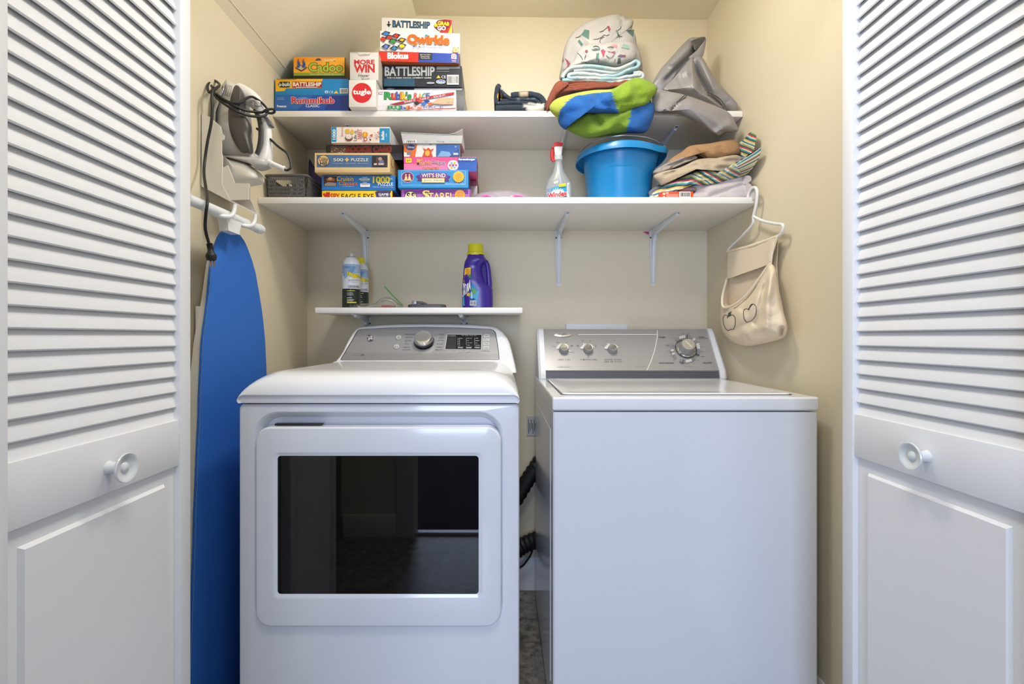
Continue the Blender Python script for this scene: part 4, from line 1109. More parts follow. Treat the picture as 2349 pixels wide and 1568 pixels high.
def ribbon(mb, pts, t, Y0, Y1, mat, col=None, k=5, wob=0):
    """layer of folded cloth: pts is the visible edge (photo px), t its thickness in px, running back from Y0 to Y1"""
    c = [V((p.x, p.y)) for p in spline([V((a, b, 0)) for a, b in pts], False, k)]
    n = len(c); L = []; R = []
    for i, p in enumerate(c):
        tg = (c[min(i+1, n-1)]-c[max(i-1, 0)]).normalized(); nr = V((-tg.y, tg.x))
        L.append(p+nr*t/2); R.append(p-nr*t/2)
    loops = []
    def loop(y, f):
        out = []
        for a, b in zip(L, R):
            m = (a+b)/2; out.append((m+(a-m)*f, 0))
        for a, b in zip(reversed(L), reversed(R)):
            m = (a+b)/2; out.append((m+(b-m)*f, 0))
        r = []
        for p, _ in out:
            w_ = P(p.x, p.y, Y0); w_.y = y+wob*noise.noise(V((p.x/14, p.y/14, 3)))*(1 if y < (Y0+Y1)/2 else 0); r.append(w_)
        return r
    hw = t*Y0/F/2
    loops = [loop(Y0, .35), loop(Y0+hw*.25, .75), loop(Y0+hw*.9, 1.0), loop((Y0+Y1)/2, 1), loop(Y1, 1.0)]
    o = len(mb.v); m_ = len(loops[0]); cols = None
    if col: cols = [lin(col(VX+v.x*F/Y0, VY-(v.z-ZC)*F/Y0)) for lp in loops for v in lp]
    mb.loft(loops, mat, False, False, True, cols)
    for st in (0, (len(loops)-1)*m_):
        for i in range(n-1):
            mb.f.append([o+st+i, o+st+i+1, o+st+m_-2-i, o+st+m_-1-i]); mb.mi.append(mb.m(mat))


def cloth(name, label, cat, mb, loc, group=None, ang=60): return tag(mb.build(name, loc=loc, ang=ang), label, cat, group)


def vcf(fab=260, bump=.6, rough=.9, sheen=.04, var=.08): return M('#ffffff', rough, fab=fab, bump=bump, vc=True, sheen=sheen, var=var)

# ---------------------------------------------------------------- blankets and towels on the upper shelf
def lside(x, y, x0, y0, x1, y1): return (x1-x0)*(y-y0)-(y1-y0)*(x-x0)     # >0 right of the line going down


FAB = vcf(); TERRY = vcf(420, 1.0, .95, .08, .16)
z5 = lambda pts: zp(5, pts)


def Z5(x, y): return ((x-1080)*3.559, (y-20)*3.559)


# navy cloth
mb = MB()


def c_navy(px, py):
    x, y = Z5(px, py)
    if (x-236)**2/400+(y-708)**2/900 < 1 and y > 680: return '#d8ae2a'
    if 400 < x < 470 and 676 < y < 712: return '#b8a48c'
    if x > 430 and y > 772 and y < 840 and x < 600: return '#c9c4ba' if lside(x, y, 420, 780, 470, 836) < 0 or x > 470 else '#27323f'
    if y < 665 and x > 250 and x < 300: return '#b9b2a6'
    return '#27323f' if noise.noise(V((x/40, y/30, 2))) < .42 else '#566069'


ribbon(mb, z5([(205, 806), (300, 800), (420, 800), (530, 808), (592, 790), (600, 760), (570, 715), (500, 690), (430, 690), (330, 700)]), 15, 1.71, 1.86, FAB, c_navy, wob=.004)
ribbon(mb, z5([(212, 770), (320, 762), (420, 765), (500, 768), (548, 780), (560, 764), (520, 740), (430, 735), (330, 728), (270, 690), (240, 640), (222, 622), (212, 660), (206, 720), (212, 770)]), 10, 1.715, 1.85, FAB, c_navy, wob=.004)
ribbon(mb, z5([(240, 745), (340, 745), (470, 756), (520, 762)]), 8, 1.72, 1.85, FAB, c_navy)
t = cloth('folded_cloth', 'small navy cloth with yellow and white print, folded alone on the upper shelf', 'cloth', mb, (0, 1.78, Z1))
# blue and green striped towel
BL, GR, YG = '#125fae', '#86a628', '#b4bf48'


def c_up(px, py):
    x, y = Z5(px, py)
    if x > 1145+(y-660)*.33: return GR
    pl = ((640, 990), (706, 930), (718, 870), (740, 815), (775, 762), (850, 712), (1000, 690), (1150, 676))
    f = next((b+(d_-b)*(x-a)/(c-a) for (a, b), (c, d_) in zip(pl, pl[1:]) if a <= x <= c), 676 if x > 1150 else 990)
    return YG if y < f else BL


def c_lo(px, py):
    x, y = Z5(px, py)
    if lside(x, y, 1310, 830, 1268, 1012) < 0: return BL
    return '#769426'


mb = MB()
Puff(z5([(775, 975), (800, 900), (900, 840), (1100, 820), (1300, 800), (1480, 765), (1497, 850), (1465, 950), (1420, 1008), (1280, 1010), (1100, 1034), (960, 1052), (860, 1026)]), 1.652, .055, .034, folds=[(*z5([(1000, 860)])[0], *z5([(1050, 940)])[0], 9, .02), (*z5([(780, 960)])[0], *z5([(1000, 900)])[0], 8, .006), (*z5([(1330, 860)])[0], *z5([(1180, 980)])[0], 9, .006)], amp=.014, ns=30).mesh(mb, TERRY, c_lo)
up = z5([(640, 800), (700, 735), (850, 690), (1000, 664), (1150, 655), (1230, 615), (1340, 562), (1420, 575), (1485, 605), (1525, 652), (1480, 730), (1430, 785), (1320, 825), (1210, 862), (1000, 858), (850, 858), (800, 915), (770, 978), (725, 950), (702, 885), (660, 850)])
Puff(up, 1.638, .062, .05, c=z5([(1040, 775)])[0], folds=[(*z5([(1010, 690)])[0], *z5([(1090, 790)])[0], 8, .012), (*z5([(900, 745)])[0], *z5([(930, 800)])[0], 9, .010), (*z5([(1340, 600)])[0], *z5([(1390, 720)])[0], 10, .012), (*z5([(1240, 640)])[0], *z5([(1260, 760)])[0], 9, .008), (*z5([(1160, 690)])[0], *z5([(1225, 850)])[0], 5, .006)], amp=.016, ns=26, seed=5).mesh(mb, TERRY, c_up)
# the part that lies flat on the shelf
x0, x1 = P(1296, 0, 1.70).x, P(1490, 0, 1.70).x
bb = MB(); bm = bmesh.new(); bmesh.ops.create_cube(bm, size=1)
for v in bm.verts: v.co = V((x0+(x1-x0)*(v.co.x+.5), 1.665+.27*(v.co.y+.5), Z1+.001+.046*(v.co.z+.5)))
bmesh.ops.bevel(bm, geom=bm.edges[:], offset=.02, segments=4, profile=.5, affect='EDGES')
bm.verts.index_update(); mb.add([v.co.copy() for v in bm.verts], [[v.index for v in f.verts] for f in bm.faces], TERRY, [lin(BL if v.co.x > .1 else GR) for v in bm.verts]); bm.free()
cloth('towel', 'blue and lime green terry towel drooping over the upper shelf above the bucket', 'towel', mb, (.22, 1.72, Z1))
# rust brown towel
mb = MB(); RU = '#8f4a33'


def c_ru(px, py): return RU if noise.noise(V((px/5, py/5, 1))) < .3 else '#7d3e2a'


for i, pts in enumerate(([(690, 700), (760, 672), (900, 655), (1050, 640), (1190, 628), (1300, 600)], [(660, 735), (690, 690), (800, 650), (950, 632), (1100, 622), (1240, 608), (1320, 590)],
                         [(640, 770), (664, 700), (720, 650), (840, 625), (1000, 612), (1150, 606), (1290, 596)], [(622, 825), (634, 760), (668, 680), (712, 612), (790, 596), (900, 600), (1000, 590), (1120, 600), (1250, 596), (1310, 588)])):
    ribbon(mb, z5([(x, min(y-6, 800)) for x, y in pts]), 8.5, 1.692+.003*i, 1.93, TERRY, c_ru, wob=.006)
Puff(z5([(618, 832), (640, 720), (712, 604), (800, 610), (720, 690), (690, 720), (690, 740), (670, 760)]), 1.692, .012, .03, c=z5([(680, 690)])[0]).mesh(mb, TERRY, c_ru)
cloth('towel', 'rust brown towel folded in thin layers under the white blankets', 'towel', mb, (.2, 1.8, Z1+.05))
# white and aqua blanket
mb = MB()


def c_aq(px, py):
    x, y = Z5(px, py)
    return '#9cb9be' if noise.noise(V((x/160, y/60, 4))) > .05 else '#bcc4c4'


ribbon(mb, z5([(748, 578), (900, 572), (1060, 578), (1180, 588), (1390, 566), (1394, 520), (1330, 520)]), 9, 1.698, 1.745, FAB, c_aq)
ribbon(mb, z5([(752, 560), (768, 520), (830, 474), (960, 462), (1100, 476), (1200, 486), (1290, 452), (1350, 420), (1376, 440), (1360, 470), (1280, 500), (1170, 545), (1060, 538), (930, 524), (830, 524), (800, 540), (822, 560), (960, 560), (1080, 566), (1180, 568), (1290, 545), (1390, 535)]), 8, 1.694, 1.745, FAB, c_aq, wob=.005)
ribbon(mb, z5([(840, 500), (960, 492), (1080, 508), (1170, 515), (1260, 484), (1330, 452)]), 7, 1.702, 1.745, FAB, c_aq)
x0, x1 = P(1290, 0, 1.70).x, P(1470, 0, 1.70).x
bm = bmesh.new(); bmesh.ops.create_cube(bm, size=1)
for v in bm.verts: v.co = V((x0+(x1-x0)*(v.co.x+.5), 1.735+.20*(v.co.y+.5), 1.956+.048*(v.co.z+.5)))
bmesh.ops.bevel(bm, geom=bm.edges[:], offset=.02, segments=4, profile=.5, affect='EDGES')
bm.verts.index_update(); mb.add([v.co.copy() for v in bm.verts], [[v.index for v in f.verts] for f in bm.faces], FAB, [lin('#cfd6d4')]*len(bm.verts)); bm.free()
cloth('blanket', 'white and pale aqua fleece blanket in a spiral fold below the snowman blanket', 'blanket', mb, (.21, 1.8, Z1+.12))
# white printed blanket
mb = MB(); SN = '#b2afac'


def c_bg(px, py):
    x, y = Z5(px, py)
    if (x > 1345 and y > 440) or (x < 830 and y > 400 and noise.noise(V((x/30, y/40, 9))) > .1): return '#8a5a5c' if noise.noise(V((x/30, y/50, 7))) > 0 else '#8f9a94'
    return SN


pf1 = Puff(z5([(733, 585), (740, 470), (762, 330), (800, 240), (860, 170), (960, 100), (1090, 62), (1190, 42), (1225, 62), (1250, 52), (1275, 82), (1320, 86), (1326, 128), (1312, 150), (1345, 220), (1356, 290), (1390, 390), (1402, 500), (1396, 560), (1180, 575), (900, 575)]), 1.815, .066, .09, c=z5([(1070, 330)])[0],
            folds=[(*z5([(1225, 60)])[0], *z5([(1240, 120)])[0], 4, .012), (*z5([(1100, 62)])[0], *z5([(1060, 180)])[0], 9, .008), (*z5([(860, 190)])[0], *z5([(800, 420)])[0], 7, .006), (*z5([(900, 250)])[0], *z5([(940, 320)])[0], 8, .014)], amp=.014, ns=40)
pf1.mesh(mb, FAB, c_bg)
pf2 = Puff(z5([(840, 420), (880, 335), (960, 292), (1080, 280), (1200, 268), (1310, 275), (1350, 330), (1345, 400), (1290, 440), (1180, 478), (1060, 462), (960, 455), (860, 468), (800, 470)]), 1.742, .046, .012, amp=.01, ns=30, folds=[(*z5([(880, 340)])[0], *z5([(940, 400)])[0], 6, .006)])
pf2.mesh(mb, FAB, c_bg)
d = Dec(mb, 5, surf=pf1.surf, rough=.9)
TE, MA, DK = '#56766e', '#8a4452', '#4c4a4a'
d.quadp([(900, 212), (930, 168), (968, 176), (964, 250)], TE, 6); d.quadp([(1276, 186), (1300, 170), (1334, 172), (1326, 232)], TE, 5); d.quadp([(872, 268), (886, 250), (918, 290), (905, 306)], TE, 4); d.quadp([(1112, 142), (1130, 140), (1142, 168), (1128, 190)], MA, 4)
d.quadp([(766, 402), (790, 420), (824, 462), (800, 474)], MA, 5)
for pts in ([(1000, 250), (1040, 246), (1070, 228), (1086, 212), (1110, 220), (1132, 210)], [(1060, 278), (1052, 262), (1060, 244), (1090, 228)], [(1050, 190), (1080, 180), (1104, 160), (1118, 150)], [(1192, 176), (1204, 210), (1200, 224), (1190, 238)], [(1204, 210), (1222, 226), (1236, 224)], [(1204, 214), (1216, 238)], [(1200, 178), (1222, 160), (1228, 140)], [(1266, 178), (1290, 176), (1310, 180)], [(856, 236), (884, 228), (900, 214)]): d.line(pts, 4.5, DK)
d.line([(1190, 174), (1202, 206)], 10, TE)
d = Dec(mb, 5, surf=pf2.surf, rough=.9)
d.quadp([(1060, 340), (1078, 328), (1100, 346), (1082, 400)], '#a04a62', 6); d.quadp([(1110, 340), (1130, 356), (1180, 346), (1168, 366)], '#a04a62', 6); d.quadp([(1140, 300), (1180, 292), (1200, 298), (1192, 322)], '#b5808c', 5)
d.quadp([(1026, 366), (1048, 360), (1040, 420), (1020, 416)], TE, 6); d.quadp([(984, 330), (1000, 344), (1052, 338), (1056, 322)], '#5d7478', 5); d.quadp([(1228, 316), (1250, 282), (1290, 300), (1296, 330)], '#8aa49a', 5); d.quadp([(1196, 390), (1218, 372), (1262, 382), (1240, 394)], '#6a5a6c', 5); d.quadp([(1200, 404), (1222, 400), (1226, 448), (1196, 452)], '#4d5a5e', 5); d.ell(944, 346, 12, 11, MA); d.ell(1256, 384, 9, 8, MA)
for pts in ([(940, 376), (930, 400), (934, 440)], [(1104, 380), (1128, 402), (1150, 400), (1180, 360)], [(1050, 410), (1040, 440)], [(1180, 410), (1168, 440)], [(1000, 310), (1020, 302), (1044, 310), (1050, 322)], [(1116, 316), (1140, 308), (1168, 316)], [(870, 360), (900, 388), (914, 414)], [(900, 436), (930, 434), (950, 446)]): d.line(pts, 4.5, DK)
d.line([(1008, 326), (1036, 326)], 3, DK); d.line([(1128, 324), (1156, 322)], 3, DK)
cloth('blanket', 'white snowman print fleece blanket rolled on top of the towel pile', 'blanket', mb, (.21, 1.8, Z1+.16))

# grey vinyl cover
VIN = M('#8f8b8a', .36, fab=500, bump=.06)
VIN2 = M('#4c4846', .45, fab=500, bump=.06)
mb = MB()
k5 = lambda a, b, w_, dp: (*z5([a])[0], *z5([b])[0], w_, dp)
Puff(z5([(1480, 640), (1500, 575), (1560, 480), (1640, 390), (1720, 300), (1790, 240), (1850, 232), (1915, 232), (1918, 290), (1895, 385), (1870, 400), (1820, 420), (1700, 520), (1600, 660), (1540, 700)]), 1.80, .03, .03, e=1.6, c=z5([(1720, 420)])[0], folds=[k5((1840, 260), (1640, 440), 8, -.012), k5((1835, 345), (1600, 580), 6, .016), k5((1790, 250), (1835, 345), 6, .012)]).mesh(mb, VIN)
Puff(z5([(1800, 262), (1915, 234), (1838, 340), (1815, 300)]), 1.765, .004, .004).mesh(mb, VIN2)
Puff(z5([(1830, 350), (1912, 250), (1895, 380), (1815, 412), (1780, 398)]), 1.770, .010, .02, e=1.6).mesh(mb, VIN)
Puff(z5([(1572, 655), (1660, 560), (1795, 402), (1815, 410), (1860, 560), (1935, 690), (2010, 760), (2092, 836), (1940, 770), (1760, 706), (1640, 676)]), 1.74, .045, .04, e=1.7, c=z5([(1800, 640)])[0], folds=[k5((1800, 410), (1830, 640), 9, -.012), k5((1590, 655), (1760, 560), 12, .010), k5((1880, 640), (1940, 760), 8, .008), k5((1700, 560), (1750, 690), 8, .006)]).mesh(mb, VIN)
Puff(z5([(1815, 425), (1880, 388), (1990, 560), (2100, 690), (2176, 775), (2170, 815), (2140, 832), (2090, 832), (2010, 765), (1930, 680), (1860, 550)]), 1.765, .035, .05, e=1.6, c=z5([(1980, 650)])[0], folds=[k5((1820, 425), (1940, 680), 8, .014), k5((1880, 400), (2000, 640), 12, -.010), k5((2000, 640), (2100, 800), 10, .008)]).mesh(mb, VIN)
Puff(z5([(1490, 832), (1482, 720), (1510, 660), (1640, 680), (1760, 706), (1940, 770), (2095, 838), (2150, 910), (2184, 985), (2165, 1000), (2070, 1012), (2015, 1034), (1900, 960), (1760, 880), (1640, 835), (1560, 838)]), 1.662, .030, .028, e=1.8, c=z5([(1800, 820)])[0], folds=[k5((1500, 650), (1600, 700), 10, .010), k5((1750, 710), (1640, 820), 3, .008), k5((2010, 1020), (2130, 930), 9, -.010), k5((1800, 780), (2050, 960), 14, -.008)]).mesh(mb, VIN)
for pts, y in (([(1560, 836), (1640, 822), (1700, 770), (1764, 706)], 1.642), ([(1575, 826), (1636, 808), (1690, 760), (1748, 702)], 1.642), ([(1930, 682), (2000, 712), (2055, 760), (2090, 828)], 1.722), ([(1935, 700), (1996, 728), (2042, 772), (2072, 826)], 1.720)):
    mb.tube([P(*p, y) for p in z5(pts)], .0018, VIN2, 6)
cloth('vinyl_cover', 'crumpled grey vinyl cover slumped over the right end of the upper shelf', 'cover', mb, (.55, 1.72, Z1), ang=45)

# ---------------------------------------------------------------- bucket, bottle, cloths on the lower shelf
BLU = M('#1a86c6', .32)
t = thing('bucket', 'bright blue plastic bucket with a wire handle on the lower shelf', 'bucket', (.423, 1.765, Z2+.0005))
mb = MB(); bx, by, bz = .423, 1.765, Z2+.0005
prof = [(.0001, .006), (.098, .006), (.1095, 0), (.1115, .004), (.1205, .120), (.1212, .1215), (.1222, .123), (.1275, .186), (.1295, .194), (.149, .191), (.1545, .184), (.1562, .185), (.156, .197), (.151, .2060), (.131, .2075), (.127, .204), (.118, .10), (.108, .012), (.0001, .010)]
loops = []; N = 72
for r, h in prof:
    L = []
    for k in range(N):
        a = 2*PI*k/N; sp = math.exp(-((((a+.35+PI) % (2*PI))-PI)/.30)**2)
        sk = max(0, (h-.11)/.10)
        rr = r+sp*.020*sk**1.3*(1 if r > .05 else 0)
        dip = -.012*max(0, (r-.139)/.0155)*(1-sp) if h > .18 and r > .14 else 0
        L.append(V((bx+rr*math.cos(a), by+rr*math.sin(a), bz+h+dip)))
    loops.append(L)
mb.loft(loops, BLU, False, False); mb.build('pail', t)
WIRE = M('#b9bcc0', .25, 1)
mb = MB(); e = P(1510, 312, 1.66)
hp = [V((bx-.148, by-.02, bz+.205)), V((bx-.11, by-.108, bz+.209)), V((bx-.03, by-.150, bz+.2125)), V((bx+.06, by-.140, bz+.211)), V((bx+.122, by-.098, bz+.209)), V((bx+.142, by-.07, bz+.206))]
mb.tube(hp, .0017, WIRE, 8)
c = V((bx+.146, by-.064, bz+.204)); mb.tube([c+V((.0075*math.cos(a), 0, .0075*math.sin(a))) for a in [2*PI*k/14 for k in range(14)]], .0016, WIRE, 6, closed=True)
mb.build('wire_handle', t)
# window cleaner
CLEAR = glassy('clear_plastic', (.86, .90, .92), .22, .05, .05)
wxc, wyc, wz = P(1281, 0, 1.70).x, 1.70, Z2+.0005
t = thing('spray_bottle', 'clear window cleaner spray bottle with a red and white trigger top', 'spray bottle', (wxc, wyc, wz))


def ovl(mb, prof, mat, cx, cy, z0, k=1, nseg=40, pw=2.6, cap=True):
    loops = []
    for h, rx, ry, off in prof:
        L = []
        for i in range(nseg):
            a = 2*PI*i/nseg; c_, s_ = math.cos(a), math.sin(a)
            L.append(V((cx+off+rx*abs(c_)**(2/pw)*(1 if c_ >= 0 else -1), cy+ry*abs(s_)**(2/pw)*(1 if s_ >= 0 else -1), z0+h)))
        loops.append(L)
    mb.loft(loops, mat, cap, cap)


mb = MB(); ovl(mb, [(0, .040, .022, 0), (.003, .046, .026, 0), (.04, .0480, .028, 0), (.066, .0480, .028, 0), (.085, .040, .026, 0), (.108, .026, .021, 0), (.125, .0175, .0165, 0), (.150, .0135, .0135, 0), (.163, .0125, .0125, 0)], CLEAR, wxc, wyc, wz); mb.build('bottle_body', t)


def ecyl(cx, cy, rx, ry):
    def f(px, py, e):
        dx, dz = (px-VX)/F, -(py-VY)/F
        A = (dx/rx)**2+1/ry**2; B = -2*(cx*dx/rx**2+cy/ry**2); Cc = (cx/rx)**2+(cy/ry)**2-1
        D = B*B-4*A*Cc; y = (-B-math.sqrt(max(D, 0)))/(2*A)-e-.0008
        return V((dx*y, y, ZC+dz*y))
    return f


mb = MB(); d = Dec(mb, 6, surf=ecyl(wxc, wyc, .0495, .0290))
L_ = [(556, 540), (552, 450), (600, 432), (660, 418), (716, 408), (716, 540)]
d.quadp([(552, 456), (718, 408), (718, 560), (556, 560)], '#2f9ac8', 10); d.quadp([(700, 412), (718, 408), (718, 560), (702, 560)], '#d9dfe0', 6)
d.quadp([(574, 500), (600, 462), (670, 456), (696, 496)], '#9ccfe4', 6); d.quadp([(560, 540), (574, 500), (696, 490), (700, 540)], '#1d5f9c', 8)
for k in range(9):
    a = PI+PI*k/8; d.line([(635, 486), (635+46*math.cos(a), 486+40*math.sin(a))], 4, '#e6f2f6')
d.text('Windex', 0, 0, 0, 0, '#c8202c', .04, '#f2f4f4', .05, q=[(560, 486), (698, 466), (698, 500), (560, 522)])
d.quadp([(640, 420), (692, 412), (692, 434), (640, 440)], '#e6dc2c', 4); d.text('ECONOMY SIZE', 644, 424, 688, 432, '#3a3a20', 0)
d.text('ORIGINAL', 600, 526, 670, 538, '#f2f4f4', .0)
mb.build('label_sticker', t)
hz_ = wz+.160
RED = M('#c22a2a', .3); WHT = M('#e8e8e6', .35)
MB().lathe([(.0145, 0), (.0150, .002), (.0150, .014), (.0120, .018)], (wxc, wyc, hz_), (0, 0, 1), M('#c9cccb', .4), 28).build('collar', t)
mb = MB(); hx = wxc-.003
mb.loft([[V((hx+x*w_, wyc+y, hz_+z)) for x, y in ((-.012, -.010), (.014, -.010), (.014, .012), (-.012, .012))] for z, w_, in ((.016, .85), (.034, 1.0), (.046, 1.15))], WHT)
mb.build('spray_head', t)
mb = MB()
mb.loft([[V((hx+x, wyc+y*s_, hz_+z)) for x, y, z in ((-.020, -.011, .040+o_), (-.006, -.011, .047+o_), (.016, -.011, .047+o_), (.019, -.011, .058+o_), (-.002, -.011, .062+o_), (-.014, -.011, .058+o_))] for s_, o_ in ((1, 0), (-1, 0))], RED)
mb.build('head_shroud', t)
mb = MB(); mb.tube([V((hx-.014, wyc, hz_+.046)), V((hx-.018, wyc, hz_+.03)), V((hx-.019, wyc, hz_+.012)), V((hx-.014, wyc, hz_-.004))], [.006, .0055, .005, .004], RED, 8, flat=1.4); mb.build('trigger', t)

# cloth pile at the right end
z6 = lambda pts: zp(6, pts)
k6 = lambda a, b, w_, dp: (*z6([a])[0], *z6([b])[0], w_, dp)


def Z6(px, py): return ((px-1080)*3.1743, (py-290)*3.1743)


mb = MB(); GS = M('#c3bcbe', .85, fab=60, bump=.3, sheen=.2)
Puff(z6([(1625, 530), (1640, 470), (1720, 430), (1860, 405), (1960, 395), (2030, 415), (2064, 470), (2050, 530)]), 1.66, .03, .10, e=3, folds=[k6((1750, 500), (1990, 420), 5, .008), k6((1650, 470), (1700, 480), 5, .006)], amp=.006, ns=20).mesh(mb, GS)
Puff(z6([(1500, 470), (1600, 430), (1800, 400), (1980, 360), (2036, 362), (2036, 400), (1960, 410), (1780, 440), (1650, 470), (1560, 480)]), 1.67, .025, .08, folds=[k6((1980, 385), (2036, 372), 3, .006), k6((1560, 450), (1900, 400), 5, .006)]).mesh(mb, GS)
cloth('folded_sheet', 'pale grey folded sheet at the bottom of the cloth pile, beside the orange box', 'sheet', mb, (.66, 1.76, Z2))
mb = MB(); PKG = M('#a08a8e', .85, fab=60, bump=.3)
Puff(z6([(1470, 462), (1500, 425), (1580, 430), (1660, 452), (1600, 474), (1520, 480)]), 1.66, .02, .05).mesh(mb, PKG)
Puff(z6([(1300, 470), (1380, 420), (1480, 430), (1480, 480), (1400, 520), (1310, 530), (1296, 500)]), 1.68, .02, .04, folds=[k6((1320, 480), (1460, 440), 5, .006)]).mesh(mb, M('#6d7078', .85, fab=60, bump=.3))
cloth('folded_cloth', 'dusty grey and mauve cloth squashed low in the pile beside the bucket', 'cloth', mb, (.52, 1.74, Z2))
STC = ['#2a7a92', '#dcd6c0', '#a8b054', '#2b5f74', '#c9443c', '#e2dcca', '#37a0a8', '#323a44', '#d8b84c', '#e2dcca']


def c_st(px, py, dirx=1.9, ph=0):
    x, y = Z6(px, py); s_ = (y*.95+x*.42*dirx+ph)/11+.8*noise.noise(V((x/90, y/90, 0)))
    return STC[int(s_) % 10]


mb = MB()
Puff(z6([(1300, 520), (1330, 480), (1420, 420), (1500, 385), (1600, 345), (1720, 300), (1800, 320), (1930, 335), (2010, 300), (2070, 215), (2108, 152), (2110, 190), (2080, 260), (2010, 345), (1900, 385), (1750, 425), (1600, 432), (1480, 470), (1380, 520)]), 1.665, .045, .05, c=z6([(1740, 372)])[0], n=200, rings=34,
     folds=[k6((1620, 380), (1960, 360), 4, .010), k6((1600, 410), (1900, 385), 4, .008), k6((2000, 310), (2100, 170), 4, .010), k6((1340, 500), (1600, 380), 5, .010)], amp=.008, ns=14).mesh(mb, FAB, lambda x, y: c_st(x, y, .35 if Z6(x, y)[0] < 1600 else -1.3))
Puff(z6([(1945, 130), (1990, 90), (2040, 38), (2078, 62), (2070, 130), (2050, 200), (2000, 280), (1966, 230), (1960, 180)]), 1.68, .03, .05, n=140, rings=26, folds=[k6((1990, 100), (2000, 240), 4, .012), k6((2040, 50), (2030, 200), 4, .012)], amp=.006, ns=12).mesh(mb, FAB, lambda x, y: c_st(x, y, -1.1, 40))
cloth('striped_towel', 'teal, cream and red striped kitchen towel bunched in the cloth pile by the wall', 'towel', mb, (.66, 1.75, Z2+.05), ang=50)
mb = MB(); CR = M('#b6a68e', .85, fab=80, bump=.3)
Puff(z6([(1330, 360), (1400, 325), (1520, 300), (1650, 240), (1800, 225), (1900, 208), (1960, 215), (1996, 262), (1994, 310), (1930, 332), (1820, 320), (1700, 296), (1620, 320), (1540, 352), (1440, 392), (1390, 430), (1360, 400)]), 1.655, .04, .05, c=z6([(1640, 310)])[0], folds=[k6((1420, 350), (1640, 280), 5, .012), k6((1700, 250), (1960, 250), 5, .010), k6((1480, 330), (1500, 390), 5, .010), k6((1800, 300), (1980, 300), 4, .008)], amp=.008, ns=18).mesh(mb, CR)
cloth('folded_cloth', 'crumpled beige cotton cloth under the tan towel', 'cloth', mb, (.62, 1.74, Z2+.09))
mb = MB(); GC = M('#9c948e', .85, fab=80, bump=.3)
Puff(z6([(1326, 330), (1400, 280), (1500, 235), (1600, 200), (1650, 230), (1560, 270), (1450, 315), (1360, 350)]), 1.665, .03, .04, folds=[k6((1400, 300), (1600, 230), 4, .012), k6((1460, 300), (1540, 250), 3, .008)], amp=.006, ns=14).mesh(mb, GC)
cloth('folded_cloth', 'wrinkled grey rag on the left shoulder of the cloth pile', 'cloth', mb, (.56, 1.73, Z2+.11))
mb = MB(); TAN = M('#b48c60', .95, fab=380, bump=1.0, sheen=.08, var=.12)
Puff(z6([(1430, 262), (1470, 225), (1540, 180), (1600, 140), (1740, 122), (1860, 98), (1930, 102), (1964, 150), (1960, 195), (1900, 215), (1800, 246), (1720, 240), (1640, 200), (1560, 210), (1480, 250)]), 1.68, .045, .06, c=z6([(1740, 175)])[0], folds=[k6((1600, 150), (1700, 220), 6, .012)], amp=.012, ns=20).mesh(mb, TAN)
cloth('towel', 'tan terry towel on top of the cloth pile', 'towel', mb, (.64, 1.74, Z2+.15))


def a_or(d):
    d.bars(1518, 474, 1600, 516, 12); d.rect(1420, 480, 1440, 488, '#f2e2d8'); d.ell(1407, 490, 9, 9, '#f0d8c8')
    for i in range(3): d.rect(1424, 492+i*8, 1512, 495+i*8, '#f2d0c0')
    d.ell(1407, 512, 7, 5, '#f0d8c8')


gbox('carton', 'small orange carton with a barcode in front of the cloth pile', 'carton', 6, (1388, 472, 1620, 0), 1.612, Z2, .045, '#dd4d22', a_or, '#c23e1a')

# ---------------------------------------------------------------- basket, bag and purple cloth on the lower shelf
PLG = M('#5c5a5a', .5)
ax0, ax1, ay0, ay1, az0, az1 = -.808, -.664, 1.622, 1.90, Z2+.0006, Z2+.082
t = thing('storage_basket', 'grey woven plastic basket at the left end of the lower shelf', 'basket', ((ax0+ax1)/2, 1.76, az0))


def lattice(mb, A, B, up, n, m, handle=None):
    """woven wall between base points A and B, rising by vector up"""
    A, B, up = V(A), V(B), V(up); u = B-A; nrm = u.cross(up).normalized()*.0012

    def cell(u0, u1, v0, v1, k):
        q = [A+u*u0+up*v0, A+u*u1+up*v0, A+u*u1+up*v1, A+u*u0+up*v1]
        mb.loft([[p-nrm*k for p in q], [p+nrm*k for p in q]], PLG)
    for j in range(m+1):
        v0 = j/m*.93; 
        if handle and handle[2] < v0 < handle[3]:
            cell(0, handle[0], v0, v0+.075, 1); cell(handle[1], 1, v0, v0+.075, 1)
        else: cell(0, 1, v0, v0+.075, 1)
    for i in range(n+1):
        u0 = i/n*(1-.55/n)
        if handle and handle[0] < u0 < handle[1]:
            cell(u0, u0+.55/n, 0, handle[2], 1.4 if i % 2 else .8); cell(u0, u0+.55/n, handle[3], 1, 1.2)
        else: cell(u0, u0+.55/n, 0, 1, 1.4 if i % 2 else .8)


